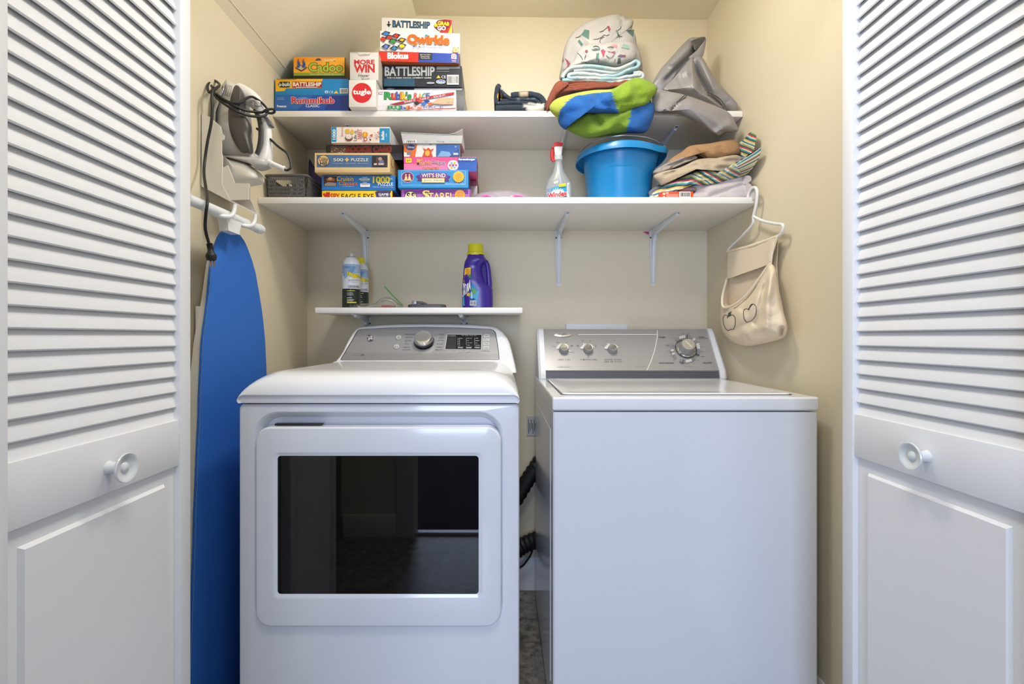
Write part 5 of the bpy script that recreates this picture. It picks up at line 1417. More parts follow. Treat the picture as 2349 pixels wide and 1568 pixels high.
hgt = az1-az0; tp = .010
for A, B, up, n, hd, nm in (((ax0+tp, ay0+tp, az0), (ax1-tp, ay0+tp, az0), (0, -tp, hgt), 21, (.22, .62, .56, .80), 'front_wall'), ((ax1-tp, ay0+tp, az0), (ax1-tp, ay1-tp, az0), (tp, 0, hgt), 34, None, 'side_wall'),
                        ((ax0+tp, ay0+tp, az0), (ax0+tp, ay1-tp, az0), (-tp, 0, hgt), 34, None, 'side_wall'), ((ax0+tp, ay1-tp, az0), (ax1-tp, ay1-tp, az0), (0, tp, hgt), 21, None, 'back_wall')):
    mb = MB(); lattice(mb, A, B, up, n, 6, hd); mb.build(nm, t)
mb = MB(); mb.box((ax0+tp, ay0+tp, az0), (ax1-tp, ay1-tp, az0+.003), PLG); mb.build('bottom', t)
mb = MB(); mb.tube([V((x, y, az1)) for x, y in rrect((ax0+ax1)/2, (ay0+ay1)/2, ax1-ax0, ay1-ay0, .012, 4)], .0042, PLG, 8, smooth=False, closed=True); mb.build('rim', t)
mb = MB()
BW = M('#d9d6d2', .6)
for k in range(7):
    xx = ax0+.045+.011*k; mb.tube([V((xx, 1.665, az0+.012)), V((xx+.016, 1.668, az0+.04)), V((xx+.010, 1.672, az0+.066))], .0035, BW if k % 2 else M('#2a2826', .6), 6)
tag(mb.build('clothes_pegs', loc=(-.75, 1.67, az0+.004)), 'black and white pegs seen through the grey basket handle', 'pegs')['kind'] = 'stuff'
mb = MB(); Puff(zp(4, [(560, 418), (580, 440), (640, 530), (690, 610), (690, 700), (600, 760), (560, 760), (556, 560)]), 1.93, .02, .03, folds=[]).mesh(mb, M('#4a3c6c', .7, fab=80, bump=.2))
cloth('cloth_bag', 'dark purple cloth bag standing behind the grey basket', 'bag', mb, (-.74, 1.94, Z2))
# zip bag with pink items
t = thing('zip_bag', 'flat clear plastic bag with pink bands lying left of the spray bottle', 'plastic bag', (P(1150, 0, 1.70).x, 1.70, Z2+.0006))
mb = MB(); bagm = glassy('bag_film', (.80, .76, .84), .30, .06, .15)
zbag = P(1150, 0, 1.70).x
bp_ = [(1084, 470), (1090, 446), (1120, 438), (1165, 437), (1200, 442), (1218, 452), (1222, 470)]
Puff([(1082, 464), (1090, 447), (1120, 438), (1165, 436), (1200, 442), (1220, 454), (1222, 464), (1150, 467)], 1.70, .06, .08, amp=.01, ns=16).mesh(mb, bagm); mb.build('bag_film', t)
for cx, w_ in ((1116, 25), (1188, 26)):
    mb = MB(); mb.tube([P(cx-w_+2*w_*k/8, 462-14*math.sin(PI*k/8), 1.645-.0*k) for k in range(9)], .0032, M('#d65aa8', .4), 8); mb.build('pink_band', t)

# ---------------------------------------------------------------- short shelf above the dryer
def can(name, label, cx, cy, z0, h, cap, rot=0):
    t = thing('spray_can', label, 'spray can', (cx, cy, z0), 'spray starch cans')
    r = .033
    mb = MB(); pr = [(.030, 0), (.0335, .003), (.0335, .005), (r, .007), (r, h*.62), (r, h*.80), (.0315, h*.86), (.027, h*.92), (.0205, h*.965), (.0195, h*.975)]
    G, W2 = M('#1d2c28', .3), M('#dfe3e8', .28)
    k = h*.365
    mb.lathe([(.030, 0), (.0335, .003), (.0335, .005), (r, .007), (r, k)], (cx, cy, z0), (0, 0, 1), G, 44, cap=True)
    mb.lathe([(r, k), (r, h*.66)], (cx, cy, z0), (0, 0, 1), W2, 44, cap=False)
    mb.lathe([(r, h*.66), (r, h*.80), (.0322, h*.835)], (cx, cy, z0), (0, 0, 1), M('#9db4d2', .28), 44, cap=False)
    mb.lathe([(.0322, h*.835), (.0315, h*.86), (.027, h*.92), (.0205, h*.965), (.0195, h*.975), (.0001, h*.975)], (cx, cy, z0), (0, 0, 1), W2, 44, cap=False)
    d = Dec(mb, 7, surf=ecyl(cx, cy, r, r))
    u0 = VX+cx*F/cy; oz = ZM[7]
    def X_(f): return ((u0+f*r*F/cy)-oz[0])*oz[2]
    def Y_(zf): return ((VY-(z0+h*zf-ZC)*F/(cy-r*.8))-oz[1])*oz[2]
    d.quadp([(X_(-.9), Y_(.80)), (X_(.55), Y_(.79)), (X_(.2), Y_(.68)), (X_(-.9), Y_(.60))], '#6c95c6', 10); d.quadp([(X_(-.8), Y_(.76)), (X_(-.2), Y_(.75)), (X_(-.35), Y_(.62)), (X_(-.8), Y_(.55))], '#8fb0d6', 8)
    d.text('Niagara', 0, 0, 0, 0, '#e6d62a', .05, '#2c2e2a', .035, q=[(X_(-.46), Y_(.70)), (X_(.97), Y_(.645)), (X_(.97), Y_(.535)), (X_(-.46), Y_(.60))])
    d.text('Spray Starch Plus', X_(-.30), Y_(.545), X_(.86), Y_(.515), '#33383c', .0); d.text('Durable Fast Drying Formula', X_(-.1), Y_(.50), X_(.80), Y_(.485), '#5a6064', 0)
    d.text('ORIGINAL', X_(-.38), Y_(.43), X_(.92), Y_(.385), '#22302c', .004)
    for i, (f, w_) in enumerate(((.335, .9), (.29, .7), (.255, .74), (.20, .6), (.165, .8), (.14, .7))): d.rect(X_(-.5), Y_(f), X_(-.5+w_), Y_(f-.012), '#c9d0c4' if i else '#c9c83a', 4)
    d.rect(X_(-.5), Y_(.115), X_(.6), Y_(.092), '#d8d02c', 4)
    mb.build('can_body', t)
    zt = z0+h*.975
    if cap:
        MB().lathe([(.0200, 0), (.0190, .004), (.0180, .020), (.0170, .022), (.0001, .0222)], (cx, cy, zt-.001), (0, 0, 1), M('#e0d61e', .35), 36).build('cap', t)
    else:
        MB().lathe([(.0180, 0), (.0190, .002), (.0160, .0035), (.008, .004)], (cx, cy, zt-.001), (0, 0, 1), M('#77797a', .3, 1), 32).build('valve_cup', t)
        mb = MB(); mb.loft([[V((cx+x*s_+o_, cy+y*s_, zt+z)) for x, y in [(.0085*math.cos(a), .0085*math.sin(a)) for a in [2*PI*k/16 for k in range(16)]]] for z, s_, o_ in ((.002, 1, 0), (.009, .95, 0), (.014, .7, .0015), (.019, .45, -.003), (.020, .2, -.004))], M('#e4e2de', .4)); mb.build('nozzle', t)
    return t


can('c', 'spray starch can with an open white nozzle, nearer the wall corner', P(806, 0, 1.815).x, 1.815, Z3+.0004, .196, False)
can('c', 'spray starch can with a yellow cap, behind the open can', P(826, 0, 1.895).x, 1.895, Z3+.0004, .186, True)
# detergent bottle
PUR = M('#371c8c', .3, coat=.2)
cx, cy, z0 = P(1095.5, 0, 1.845).x, 1.845, Z3+.0004
t = thing('detergent_bottle', 'purple laundry detergent bottle with a yellow cap on the short shelf', 'bottle', (cx, cy, z0))
mb = MB(); k_ = 1.845/F/4.4321        # metres per zoomed pixel
hh = lambda y: (998-y)*k_
xc = lambda x: (x-1797)*k_
prof = []
for y, xl, xr in ((998, 1652, 1945), (990, 1644, 1953), (940, 1642, 1956), (800, 1642, 1953), (775, 1643, 1935), (740, 1645, 1878), (700, 1648, 1862), (650, 1652, 1846), (600, 1656, 1838), (560, 1660, 1846), (530, 1666, 1880), (510, 1674, 1896), (490, 1686, 1880), (470, 1692, 1866), (455, 1694, 1864)):
    rx = (xr-xl)/2*k_; prof.append((hh(y), rx, min(.040, rx*1.0)*(1 if y < 995 else .9), xc((xl+xr)/2)))
ovl(mb, prof, PUR, cx, cy, z0, pw=2.8); mb.build('bottle_body', t)
mb = MB(); mb.tube([V((cx+xc(x), cy, z0+hh(y))) for x, y in ((1862, 500), (1890, 540), (1903, 600), (1910, 680), (1914, 740), (1912, 800))], [.008, .010, .0105, .011, .0115, .012], PUR, 14); mb.build('handle', t)
mb = MB(); mb.prism([V((cx+xc(x), cy-.006, z0+hh(y))) for x, y in ((1836, 545), (1890, 545), (1905, 785), (1850, 785))], (0, .012, 0), M('#2e1a78', .6)); mb.build('handle_web', t)
mb = MB(); YC = M('#ded41a', .35)
ccx = cx+xc(1777)
mb.lathe([(90*k_, 0), (91*k_, .002), (90*k_, .010), (78*k_, .013)], (ccx, cy, z0+hh(461)), (0, 0, 1), YC, 44)
L = []
for z, s_ in ((.012, 1), (.040, .97), (.0435, .93), (.0445, .8)):
    L.append([V((ccx+(78*k_*s_+(.0006 if i % 2 else 0))*math.cos(2*PI*i/80), cy+(78*k_*s_+(.0006 if i % 2 else 0))*math.sin(2*PI*i/80), z0+hh(461)+z)) for i in range(80)])
mb.loft(L, YC); mb.build('cap', t)
mb = MB(); d = Dec(mb, 7, surf=ecyl(cx, cy, .0665, .0405))
d.quadp([(1648, 830), (1740, 740), (1808, 830), (1648, 980)], '#2a8ac4', 10); d.quadp([(1650, 860), (1808, 830), (1790, 978), (1648, 978)], '#4aa6d2', 10)
d.quadp([(1668, 600), (1728, 588), (1726, 660), (1662, 670)], '#eec02a', 6)
for i, (x0, x1, y) in enumerate(((1680, 1716, 606), (1676, 1720, 624), (1684, 1714, 642))): d.text(('GREAT', 'VALUE', 'SIZE')[i], x0, y, x1, y+12, '#c23a22', .02)
d.quadp([(1664, 680), (1700, 666), (1724, 720), (1662, 740)], '#d8622a', 6); d.quadp([(1700, 666), (1728, 658), (1728, 700), (1716, 704)], '#2a8a4a', 5); d.quadp([(1656, 730), (1670, 690), (1690, 720), (1660, 760)], '#e8c83a', 5)
d.text('XTRA', 0, 0, 0, 0, '#eef0f0', .06, '#1c1c22', .05, q=[(1652, 760), (1728, 716), (1724, 806), (1648, 880)])
d.star(1704, 864, 26, 14, 5, '#e8b22a'); d.quadp([(1740, 790), (1784, 826), (1776, 854), (1738, 860)], '#5aa042', 6); d.ell(1740, 912, 34, 10, '#1c4a8c'); d.quadp([(1730, 840), (1742, 840), (1746, 906), (1732, 906)], '#b8e0f0', 4)
d.bars(1722, 928, 1782, 976, 10)
mb.build('label_sticker', t)
# plastic bag with a green slider
z7 = lambda pts: zp(7, pts)
t = thing('plastic_bag', 'crumpled clear plastic bag with a green zip strip beside the spray cans', 'plastic bag', (P(870, 0, 1.81).x, 1.81, Z3+.0004))
mb = MB(); film = glassy('clear_film', (.9, .9, .88), .10, .06, .1)
Puff(z7([(500, 1000), (530, 965), (640, 950), (740, 960), (790, 920), (850, 890), (920, 900), (990, 950), (1040, 985), (1030, 1004), (760, 1006)]), 1.81, .05, .05, amp=.016, ns=10, folds=[]).mesh(mb, film); mb.build('bag_film', t)
mb = MB(); mb.tube([P(*p, 1.80) for p in z7([(852, 782), (900, 838), (970, 910), (1035, 975)])], .0042, M('#4f9a4c', .4), 10, flat=.5); mb.build('zip_strip', t)
mb = MB(); mb.tube([P(*p, 1.80) for p in z7([(540, 975), (640, 996), (760, 970), (800, 930), (870, 918), (940, 940), (975, 985)])], .0032, M('#cfc8bc', .5), 8); mb.build('white_cord', t)
mb = MB(); mb.box(P(*z7([(820, 1000)])[0], 1.79)+V((0, 0, -.0005)), P(*z7([(965, 978)])[0], 1.83), M('#a8202a', .5), .002); mb.build('red_packet', t)
# grey clip-on gadget
t = thing('tape_measure', 'flat dark grey gadget with a square clip lying on the short shelf', 'tool', (P(975, 0, 1.80).x, 1.80, Z3+.0004))
DG = M('#55555a', .4)
mb = MB(); a, b = P(*z7([(1080, 996)])[0], 1.795), P(*z7([(1468, 960)])[0], 1.795)
pts = rrect((a.x+b.x)/2, 1.82, b.x-a.x, .05, .02, 6)
mb.loft([[V((x, y, Z3+.0005)) for x, y in pts], [V((x, y, Z3+.012)) for x, y in pts], [V((x+(a.x+b.x-2*x)*.02, y+(1.82-y)*.1, Z3+.015)) for x, y in pts]], DG); mb.build('case', t)
mb = MB(); c = P(*z7([(1150, 960)])[0], 1.79); mb.box((c.x-.008, c.y, Z3+.013), (c.x+.010, c.y+.02, Z3+.028), M('#98989c', .3, .5), .002); mb.build('clip', t)
mb = MB(); mb.tube([V((c.x+.010, c.y+.01, Z3+.022)), V((c.x+.03, c.y+.012, Z3+.02)), V((c.x+.045, c.y+.015, Z3+.014))], .005, DG, 10); mb.build('strap', t)

# ---------------------------------------------------------------- left wall: iron in its holder, ironing board
z2 = lambda pts: zp(2, pts)
HOL = M('#e0dcd2', .38)
t = thing('iron_holder', 'white plastic wall holder carrying the steam iron', 'iron holder', (XL, 1.365, 1.43))
yA, yB = 1.292, 1.435
near = z2([(90, 330), (168, 352), (205, 385), (245, 420), (256, 470), (274, 490), (272, 520), (254, 535), (254, 620), (262, 650), (258, 855), (320, 975), (105, 862)])
mb = MB(); mb.prism([P(*p, yA) for p in near], (0, .004, 0), HOL); mb.build('side_plate', t)
mb = MB(); far = [P(*p, yA) for p in near]; mb.prism([V((p.x, yB, p.z)) for p in far], (0, .004, 0), HOL); mb.build('side_plate', t)
mb = MB(); xw = XL+.0015
zA, zB = P(*z2([(90, 330)])[0], yA).z, P(*z2([(105, 862)])[0], yA).z
mb.box((xw, yA, zB), (xw+.004, yB+.004, zA), HOL, .001); mb.build('back_plate', t)
p_, q_ = P(*z2([(105, 862)])[0], yA), P(*z2([(320, 975)])[0], yA)
mb = MB(); mb.prism([p_, q_, q_+V((0, yB-yA+.004, 0)), p_+V((0, yB-yA+.004, 0))], (0, 0, -.004), HOL)
# lower lip in front of the heel rest
lip = [q_, P(*z2([(258, 855)])[0], yA)]
mb.prism([P(*p, yA+.002) for p in z2([(320, 975), (258, 858), (255, 740), (300, 715), (355, 850), (462, 850), (456, 970)])], (0, .004, 0), HOL); mb.build('tray', t)
mb = MB(); Puff(z2([(262, 645), (300, 660), (400, 684), (450, 705), (505, 748), (528, 790), (522, 822), (480, 840), (400, 852), (330, 862), (262, 855)]), 1.36, .045, .06, e=3).mesh(mb, HOL)
mb.build('heel_rest', t)

ILG, IDG, IWH = M('#cfccc7', .3), M('#4e4c4a', .38), M('#e4e3e0', .25)
t = thing('steam_iron', 'grey and white steam iron with its black cord wrapped round, standing in the wall holder', 'iron', (-.74, 1.365, 1.53))
mb = MB()
Puff(z2([(278, 88), (292, 75), (330, 90), (395, 130), (430, 190), (440, 300), (452, 380), (460, 450), (458, 540), (478, 640), (530, 690), (520, 742), (480, 712), (400, 684), (262, 645), (225, 610), (205, 480), (204, 330), (225, 200)]), 1.372, .052, .045, e=2.6, c=z2([(335, 400)])[0]).mesh(mb, ILG)
mb.build('body', t)
mb = MB(); sole = z2([(284, 78), (250, 130), (215, 210), (180, 330), (165, 420), (160, 640), (200, 650), (212, 480), (216, 330), (238, 210), (268, 130), (294, 82)])
Puff(sole, 1.368, .046, .04, e=3.5, c=z2([(205, 330)])[0]).mesh(mb, M('#b9bbc0', .25, .6)); mb.build('soleplate', t)
mb = MB(); Puff(z2([(352, 122), (398, 142), (396, 240), (412, 320), (452, 388), (462, 440), (456, 500), (474, 622), (440, 618), (402, 616), (350, 540), (318, 460), (306, 380), (312, 260)]), 1.322, .012, .03, e=2.4, c=z2([(375, 380)])[0], folds=[]).mesh(mb, IDG); mb.build('water_tank', t)
mb = MB(); hp = [P(*p, 1.366) for p in z2([(380, 150), (440, 190), (500, 235), (548, 300), (580, 370), (598, 450), (600, 560), (590, 650), (572, 710)])]
mb.tube(hp, [.020, .023, .021, .0150, .0120, .0115, .0125, .018, .022], IWH, 18); mb.build('handle', t)
mb = MB(); hp = [P(*p, 1.364) for p in z2([(515, 300), (545, 355), (560, 430), (560, 520), (550, 600), (535, 640)])]
mb.tube(hp, [.009, .0105, .0105, .0105, .012, .012], IDG, 16); mb.build('handle_grip', t)
mb = MB(); Puff(z2([(262, 645), (400, 640), (450, 645), (548, 655), (600, 668), (604, 715), (570, 735), (515, 744), (480, 714), (400, 688)]), 1.36, .046, .04, e=2.8).mesh(mb, M('#bdbbb8', .3)); mb.build('heel', t)
mb = MB(); mb.tube([P(*p, 1.345) for p in z2([(445, 612), (480, 622)])], .009, M('#d9d7d2', .3), 12); mb.build('hinge_cover', t)
mb = MB(); c = P(*z2([(527, 262)])[0], 1.352); mb.lathe([(.0001, .012), (.007, .011), (.0085, .006), (.009, 0)], c, (.25, -.6, .75), M('#d2d0cc', .3), 20); mb.build('steam_button', t)
mb = MB(); c = P(*z2([(592, 380)])[0], 1.36); mb.prism([P(*p, 1.352) for p in z2([(572, 350), (600, 358), (628, 412), (606, 414)])], (0, .02, 0), M('#6a6c70', .3)); mb.build('steam_trigger', t)
mb = MB(); d = Dec(mb, 2, (0, 1.3145, 1.6), (0, -1, 0)); d.step = .0003
d.text('VERSA', 0, 0, 0, 0, '#8e8b87', 0, q=[(326, 352), (358, 360), (360, 376), (328, 366)]); mb.build('emblem', t)
mb = MB(); d = Dec(mb, 2, (0, 1.3215, 1.6), (0, -1, 0)); d.step = .0003
fr = [(304, 116), (334, 124), (312, 200), (281, 190)]
d.line(fr+[fr[0]], 3.5, '#4a4846'); d.text('BLACK+DECKER', 0, 0, 0, 0, '#4a4846', .01, q=[(290, 186), (311, 122), (325, 126), (304, 192)]); mb.build('badge', t)
# cord
COR = M('#17171a', .5)
cord = MB()
path = [(600, 355, 1.35), (626, 525, 1.36), (680, 575, 1.36), (745, 625, 1.36), (772, 690, 1.36), (772, 735, 1.355), (748, 752, 1.352), (728, 748, 1.35)]
cord.tube([P(*z2([(x, y)])[0], Y) for x, y, Y in [(520, 440, 1.385)]+path[1:]], .0033, COR, 8)
cord.tube([P(*z2([(x, y)])[0], Y) for x, y, Y in ((205, 130, 1.30), (165, 170, 1.30), (150, 130, 1.315), (165, 90, 1.34), (205, 82, 1.36), (240, 110, 1.34), (222, 132, 1.305), (198, 150, 1.298), (208, 190, 1.296), (260, 225, 1.296), (340, 265, 1.298), (420, 300, 1.31), (500, 315, 1.33), (560, 318, 1.338), (590, 300, 1.338), (640, 295, 1.35), (652, 316, 1.36), (625, 326, 1.355), (585, 318, 1.345))], .0034, COR, 8)
cord.tube([P(*z2([(x, y)])[0], Y) for x, y, Y in ((180, 120, 1.31), (200, 165, 1.292), (215, 205, 1.292), (290, 265, 1.292), (380, 315, 1.30), (470, 345, 1.32), (550, 350, 1.335), (590, 335, 1.345), (600, 300, 1.352), (560, 250, 1.352), (520, 220, 1.345), (480, 202, 1.335), (440, 215, 1.322), (400, 245, 1.308), (340, 250, 1.298), (270, 220, 1.294), (215, 180, 1.292))], .0034, COR, 8)
cord.tube([P(*z2([(x, y)])[0], Y) for x, y, Y in ((215, 140, 1.30), (190, 160, 1.285), (182, 210, 1.280), (185, 300, 1.280), (178, 400, 1.280), (150, 540, 1.280), (130, 680, 1.278), (124, 780, 1.255), (140, 900, 1.19), (150, 980, 1.140), (138, 1080, 1.135), (134, 1190, 1.155), (158, 1290, 1.178), (168, 1310, 1.18))], .0036, COR, 10)
co = cord.build('cord', t)
mb = MB(); pl = [P(*z2([(x, y)])[0], 1.18) for x, y in ((164, 1298), (172, 1340), (176, 1380), (180, 1425))]
mb.tube(pl, [.005, .0062, .007, .0125, .0105], COR, 14)
for k in range(5): mb.lathe([(.0064, 0), (.0076, .0012), (.0064, .0024)], pl[0].lerp(pl[1], .1+.22*k), (pl[1]-pl[0]), COR, 14)
mb.build('plug', co)
for dx in (-6, 20): 
    mb = MB(); a = P(*z2([(180+dx, 1425)])[0], 1.18); mb.box(a+V((-.0026, -.0007, -.017)), a+V((.0026, .0007, .002)), M('#b9b9b6', .25, 1), .0004); mb.build('plug_prong', co)
mb = MB(); a, b = P(*z2([(605, 690)])[0], 1.352), P(*z2([(730, 745)])[0], 1.35)
dirv = (b-a).normalized(); L = (b-a).length
prof = [(.008, 0), (.0078, .01)]
for k in range(8): prof += [(.0068, .014+k*.0042), (.0055, .0155+k*.0042), (.0055, .0170+k*.0042)]
prof += [(.0075, .050), (.0085, L-.004), (.007, L)]
mb.lathe(prof, a, dirv, M('#e6e4e0', .35), 20); mb.build('strain_relief', co)

t = thing('ironing_board', 'blue covered ironing board stood on end against the left wall', 'ironing board', (-.765, 1.34, 0))
CB = M('#2a6ecb', .7, fab=300, bump=.25, var=.05)
zc_n, yc = 1.348, 1.338


HT = ((0, 0), (.003, .018), (.009, .036), (.022, .058), (.045, .079), (.10, .108), (.20, .134), (.31, .157), (.45, .168), (.60, .172), (1.5, .172))


def half(z):
    u = max(0, min(1.49, zc_n-z))
    return next(b+(d_-b)*(u-a)/(c-a) for (a, b), (c, d_) in zip(HT, HT[1:]) if a <= u <= c)


def yc_(z):
    u = zc_n-z
    return 1.338+.024*min(1, u/.2)-.055*max(0, u-.5)


zs = [zc_n-.0006]+[zc_n-.004, zc_n-.010, zc_n-.02]+[zc_n-.035*k for k in range(1, 38)]+[.03]
xf, xbk = -.752, -.762
mb = MB(); ring = []
rows = []
for z in zs:
    h = max(half(z), .004); r = []
    for yy, xx in ((-1, xbk), (-1.0, xf-.006), (-.99, xf-.002), (-.93, xf), (-.5, xf+.001), (0, xf+.0015), (.5, xf+.001), (.93, xf), (.99, xf-.002), (1.0, xf-.006), (1, xbk)):
        r.append(V((xx+.0016*noise.noise(V((yy*3, z*9, 0))), yc_(z)+h*yy, z)))
    rows.append(r)
mb.loft(rows, CB, True, True); mb.build('cover', t)
mb = MB(); rows = []
for z in zs[3:]:
    h = max(half(z)-.003-.032*max(0, 1-(zc_n-z)/.42), .004); rows.append([V((x, yc_(z)+h*s_, z)) for x, s_ in ((xbk-.0005, -1), (xbk-.0005, 1), (xbk-.024, 1), (xbk-.024, -1))])
mb.loft(rows, M('#d6d4cc', .45)); mb.build('metal_top', t)
mb = MB(); zz = [1.25-.0125*k for k in range(92)]
mb.tube([V((xf-.003+.0016*(k % 2), yc_(z)-half(z)-.0016, z)) for k, z in enumerate(zz)], .0009, M('#5d86bd', .8), 5, smooth=False); mb.build('hem_stitching', t)
# folded leg with its foot bar across the nose
LEG = M('#e9ecef', .3)
mb = MB(); mb.tube([V((-.800, yc-.075, 1.13)), V((-.800, yc-.073, .25))], .010, LEG, 12); mb.tube([V((-.800, yc+.035, 1.13)), V((-.800, yc+.03, .25))], .010, LEG, 12); mb.build('legs', t, wn_=False)
fz, fx = 1.3685, -.722
y0, y1 = 1.085, 1.405
mb = MB(); mb.tube([V((fx, y0, fz-.004)), V((fx, y1, fz))], .0125, LEG, 20); mb.build('foot_bar', t)
for a, b in ((y1-.004, y1+.024), (y0+.004, y0-.024)):
    mb = MB(); mb.tube([V((fx, a, fz)), V((fx, (a+b)/2, fz)), V((fx, b, fz))], [.0138, .0142, .0130], M('#e6e8ea', .4), 20, smooth=False); mb.build('foot_cap', t)
mb = MB()
yk = 1.268
mb.loft([[V((x, y, z)) for x, y in ((fx-.014, yk-w_), (fx-.014, yk+w_), (fx+.010, yk+w_), (fx+.010, yk-w_))] for z, w_ in ((1.325, .026), (1.338, .028), (1.352, .034), (1.366, .050), (1.374, .050))], LEG); mb.build('yoke', t, wn_=True)
for ya in (1.232, 1.335):
    mb = MB(); mb.tube([V((fx-.004, ya-.03, fz-.012)), V((fx+.012, ya-.012, fz-.013)), V((fx+.020, ya+.006, fz-.006)), V((fx+.022, ya+.016, fz+.012)), V((fx+.022, ya+.018, fz+.026))], [.005, .006, .0055, .005, .0042], LEG, 12); mb.build('hook', t)

# ---------------------------------------------------------------- right wall: hanger with a cloth pocket bag
xh = .822
HW = M('#e6e6e4', .3)
mb = MB()
hk = [V((xh, 1.612, 1.517)), V((xh, 1.606, 1.530)), V((xh, 1.590, 1.540)), V((xh, 1.570, 1.539)), V((xh, 1.556, 1.526)), V((xh, 1.554, 1.505)), V((xh, 1.560, 1.480)), V((xh, 1.572, 1.456)), V((xh, 1.578, 1.446))]
mb.tube(hk, .0046, HW, 12)
ap = V((xh, 1.578, 1.446))
LE, RE = PX(1671, 574, xh), PX(1797, 521, xh)
RB, LB = PX(1788, 541, xh), PX(1672, 580, xh)
mb.tube([ap, PX(1730, 512, xh).lerp(LE, .1), LE.lerp(ap, .12), LE, LB], .0046, HW, 12)
mb.tube([ap, PX(1751, 507, xh), PX(1780, 513, xh), PX(1792, 514, xh), PX(1797, 519, xh), PX(1795, 532, xh), PX(1786, 541, xh)], .0046, HW, 12)
mb.tube([RB, LB], .0044, HW, 10)
tag(mb.build('coat_hanger', loc=(xh, 1.57, 1.35)), 'white plastic coat hanger hooked over the right end of the lower shelf', 'hanger')
CAN = M('#e3d3ba', .85, fab=140, bump=.25)
t = thing('peg_bag', 'cream cotton peg bag with two stitched apples hanging from the white hanger', 'bag', (.80, 1.55, 1.02))
z8 = lambda pts: zp(8, pts)
XW = .838
pos8 = lambda base: (lambda px, py, d: PX(px, py, base-d))
# back panel with a sleeve round the hanger bar
mb = MB()


def panel(pts_l, pts_r, x, nu=14, th=.002, wv=.003, seed=0):
    rows = []
    for (lx, ly), (rx, ry) in zip(pts_l, pts_r):
        row = []
        for i in range(nu+1):
            u = i/nu; p = (lx+(rx-lx)*u, ly+(ry-ly)*u); dd = wv*noise.noise(V((u*7, ly/260, seed)))
            row.append(PX(*z8([p])[0], x+dd*.5))
        rows.append(row)
    n_ = nu+1; vs = [q for r in rows for q in r]; m_ = len(vs); vs += [q+V((th, 0, 0)) for q in vs]
    fs = []
    for j in range(len(rows)-1):
        for i in range(nu):
            a = j*n_+i; fs += [[a, a+1, a+n_+1, a+n_], [m_+a, m_+a+n_, m_+a+n_+1, m_+a+1]]
    for j in range(len(rows)-1):
        a = j*n_; fs += [[a, a+n_, m_+a+n_, m_+a], [a+nu, m_+a+nu, m_+a+nu+n_, a+nu+n_]]
    for i in range(nu):
        a = (len(rows)-1)*n_+i; fs += [[i, m_+i, m_+i+1, i+1], [a, a+1, m_+a+1, m_+a]]
    return vs, fs


pl_ = [(356, 606), (352, 660), (348, 740), (346, 850), (330, 920), (312, 1000), (300, 1100), (300, 1250), (330, 1380)]
pr_ = [(806, 474), (800, 520), (796, 620), (790, 740), (796, 850), (806, 960), (836, 1100), (866, 1250), (850, 1330)]
vs, fs = panel(pl_, pr_, .834, seed=1); mb.add(vs, fs, CAN); mb.build('back_panel', t, ang=60)
vs, fs = panel([(354, 608), (350, 680), (346, 770), (344, 862)], [(800, 480), (776, 560), (752, 640), (736, 724)], .817, wv=.008, seed=4); mb = MB(); mb.add(vs, fs, CAN); mb.build('flap', t, ang=60)
mb = MB(); mb.tube([PX(*z8([p])[0], .822) for p in ((356, 618), (580, 562), (800, 482))], .0068, CAN, 12); mb.build('sleeve', t)
mb = MB()
front = [(296, 1060), (318, 1118), (380, 1108), (470, 1052), (560, 960), (640, 850), (700, 760), (738, 722), (780, 770), (800, 900), (830, 1080), (880, 1250), (886, 1320), (850, 1390), (700, 1436), (540, 1462), (420, 1440), (330, 1370), (290, 1280), (280, 1150)]
pf = Puff(z8(front), 0, .055, .008, e=2.2, c=z8([(560, 1230)])[0], pos=pos8(.822), back=V((1, 0, 0)), n=140, rings=26, folds=[k for k in ((*z8([(736, 740)])[0], *z8([(600, 1260)])[0], 7, .014), (*z8([(690, 790)])[0], *z8([(480, 1130)])[0], 5, .010), (*z8([(730, 740)])[0], *z8([(700, 1300)])[0], 8, -.012), (*z8([(520, 1390)])[0], *z8([(545, 1440)])[0], 4, .008), (*z8([(840, 1310)])[0], *z8([(835, 1390)])[0], 5, .014), (*z8([(390, 1330)])[0], *z8([(560, 1250)])[0], 9, .006))], amp=.006, ns=24)
pf.mesh(mb, CAN)
d = Dec(mb, 8, surf=lambda px, py, e: pf.surf(px, py, e), rough=.9)
AP = '#4a2a2c'


def loop_(pts): return [(p.x, p.y) for p in spline([V((a, b, 0)) for a, b in pts], True, 6)]


for pts in ([(345, 1190), (322, 1186), (308, 1215), (312, 1260), (330, 1305), (355, 1324), (378, 1314), (400, 1312), (414, 1280), (418, 1230), (408, 1196), (386, 1184), (362, 1196)], [(536, 1132), (515, 1128), (494, 1145), (492, 1190), (500, 1225), (520, 1250), (546, 1244), (568, 1232), (596, 1200), (608, 1150), (602, 1105), (580, 1086), (556, 1094), (545, 1122)]):
    l_ = loop_(pts); d.line(l_+[l_[0]], 5, AP)
d.quadp([(342, 1214), (356, 1166), (384, 1150), (376, 1186)], '#3c5a52', 5); d.line([(534, 1140), (556, 1100), (572, 1086)], 8, AP)
mb.build('pouch', t, ang=60)
mb = MB(); edge = [(346, 850), (322, 930), (304, 1010), (300, 1080), (318, 1116), (380, 1106), (470, 1050), (560, 958), (640, 848), (700, 762), (738, 724)]
xs_ = [.828, .815, .795, .785, .783, .784, .790, .797, .803, .808, .812]
mb.tube([PX(*z8([p])[0], x) for p, x in zip(edge, xs_)], .0042, M('#e6dac4', .85), 10); mb.build('binding', t)
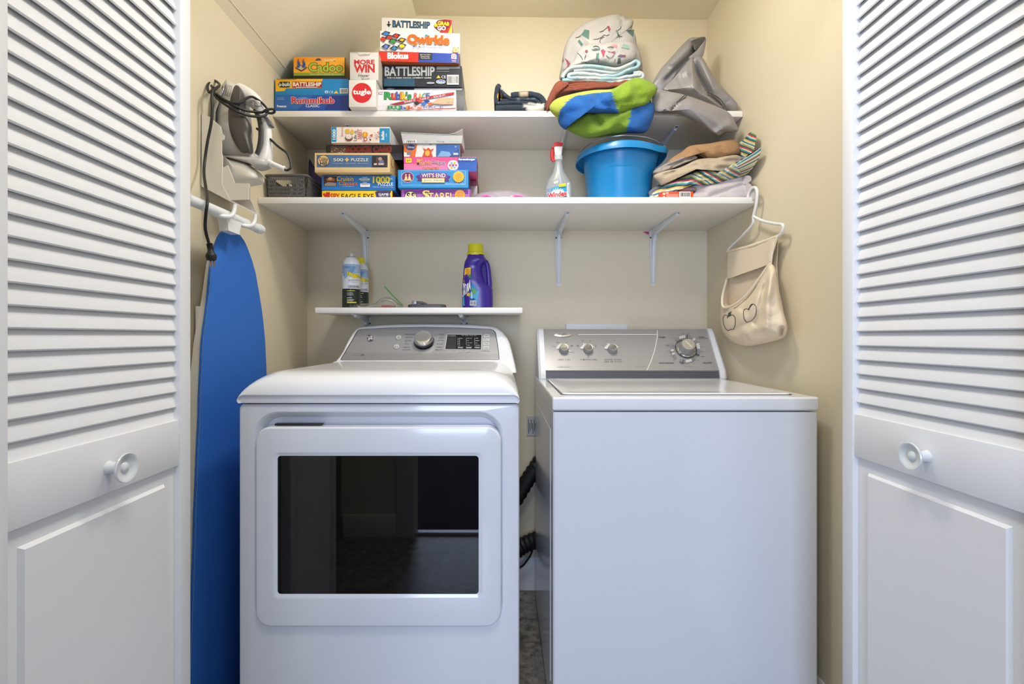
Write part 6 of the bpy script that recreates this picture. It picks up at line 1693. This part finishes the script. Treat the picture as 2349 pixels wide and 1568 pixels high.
mb = MB(); mb.loft([[PX(*z8([p])[0], x) for p, x in zip(((346, 850), (322, 930), (304, 1010), (300, 1080), (318, 1116)), xs_)], [PX(*z8([p])[0], .832) for p in ((350, 850), (345, 930), (345, 1010), (352, 1080), (370, 1110))]], CAN, False, False, False); mb.build('side_gusset', t)
for a, b in (((770, 512), (742, 722)), ((757, 520), (730, 700))):
    mb = MB(); mb.tube([PX(*z8([p])[0], .816) for p in (a, b)], .0016, M('#efe6d4', .85), 6); mb.build('seam_tape', t)

# ---------------------------------------------------------------- behind the machines
mb = MB(); BX = M('#dfe2e4', .4)
x0, x1 = P(1298, 0, 1.99).x, P(1439, 0, 1.99).x
mb.box((x0, 1.982, .96), (x1, YB-.0005, 1.103), BX, .003)
tag(mb.build('outlet_box', loc=((x0+x1)/2, YB, .96)), 'pale grey utility box on the back wall behind the washer console', 'utility box')
BLK = M('#1b1b1d', .55)


def hose(pts, r, lab):
    mb = MB(); c = spline(pts, k=10); n_ = len(c)
    mb.tube(c, [r*(1 if i % 2 else .88) for i in range(n_)], BLK, 16, smooth=False)
    tag(mb.build('drain_hose', loc=pts[0]), lab, 'hose', 'black hoses behind the machines')


hose([V((-.06, 1.955, .28)), V((.03, 1.955, .36)), V((.10, 1.955, .47)), V((.16, 1.955, .56))], .032, 'upper black ribbed hose rising in the gap between dryer and washer')
hose([V((-.06, 1.955, .10)), V((.02, 1.955, .155)), V((.09, 1.955, .205)), V((.17, 1.955, .235))], .034, 'lower black ribbed hose crossing the gap between dryer and washer')
mb = MB(); mb.tube([P(1226, 1240, 1.90), P(1219, 1268, 1.91), P(1208, 1286, 1.93), P(1196, 1299, 1.94), P(1170, 1310, 1.945)], .004, BLK, 8)
tag(mb.build('power_cord', loc=P(1219, 1268, 1.91)), 'thin black power cord curling down in the gap between the machines', 'cord')
mb = MB(); a, b = P(1209, 1000, 1.985), P(1234, 956, 1.985)
mb.box((a.x, 1.9965, a.z), (b.x, 1.9990, b.z), M('#b9b9bc', .5)); d = Dec(mb, 0, (0, 1.9962, 1), (0, -1, 0))
for k in range(6): d.line([(1212+k*3.2, 962+(k % 2)*8), (1211+k*3.2+2, 994-(k % 3)*5)], 1.4, '#3c3c42'); d.l -= 1
tag(mb.build('wiring_tag', loc=(a.x, 1.998, a.z)), 'small hatched paper tag on the back wall between the two machines', 'tag')
mb = MB(); mb.prism([P(1476, 531, 1.985), P(1489, 531, 1.985), P(1488, 538, 1.985)], (0, .002, 0), M('#c2287c', .5))
tag(mb.build('paper_scrap', loc=P(1484, 534, 1.985)), 'tiny magenta paper corner poking out under the shelf beside the bracket', 'paper')

for o_ in C.objects:
    if '_loc' in o_: del o_['_loc']
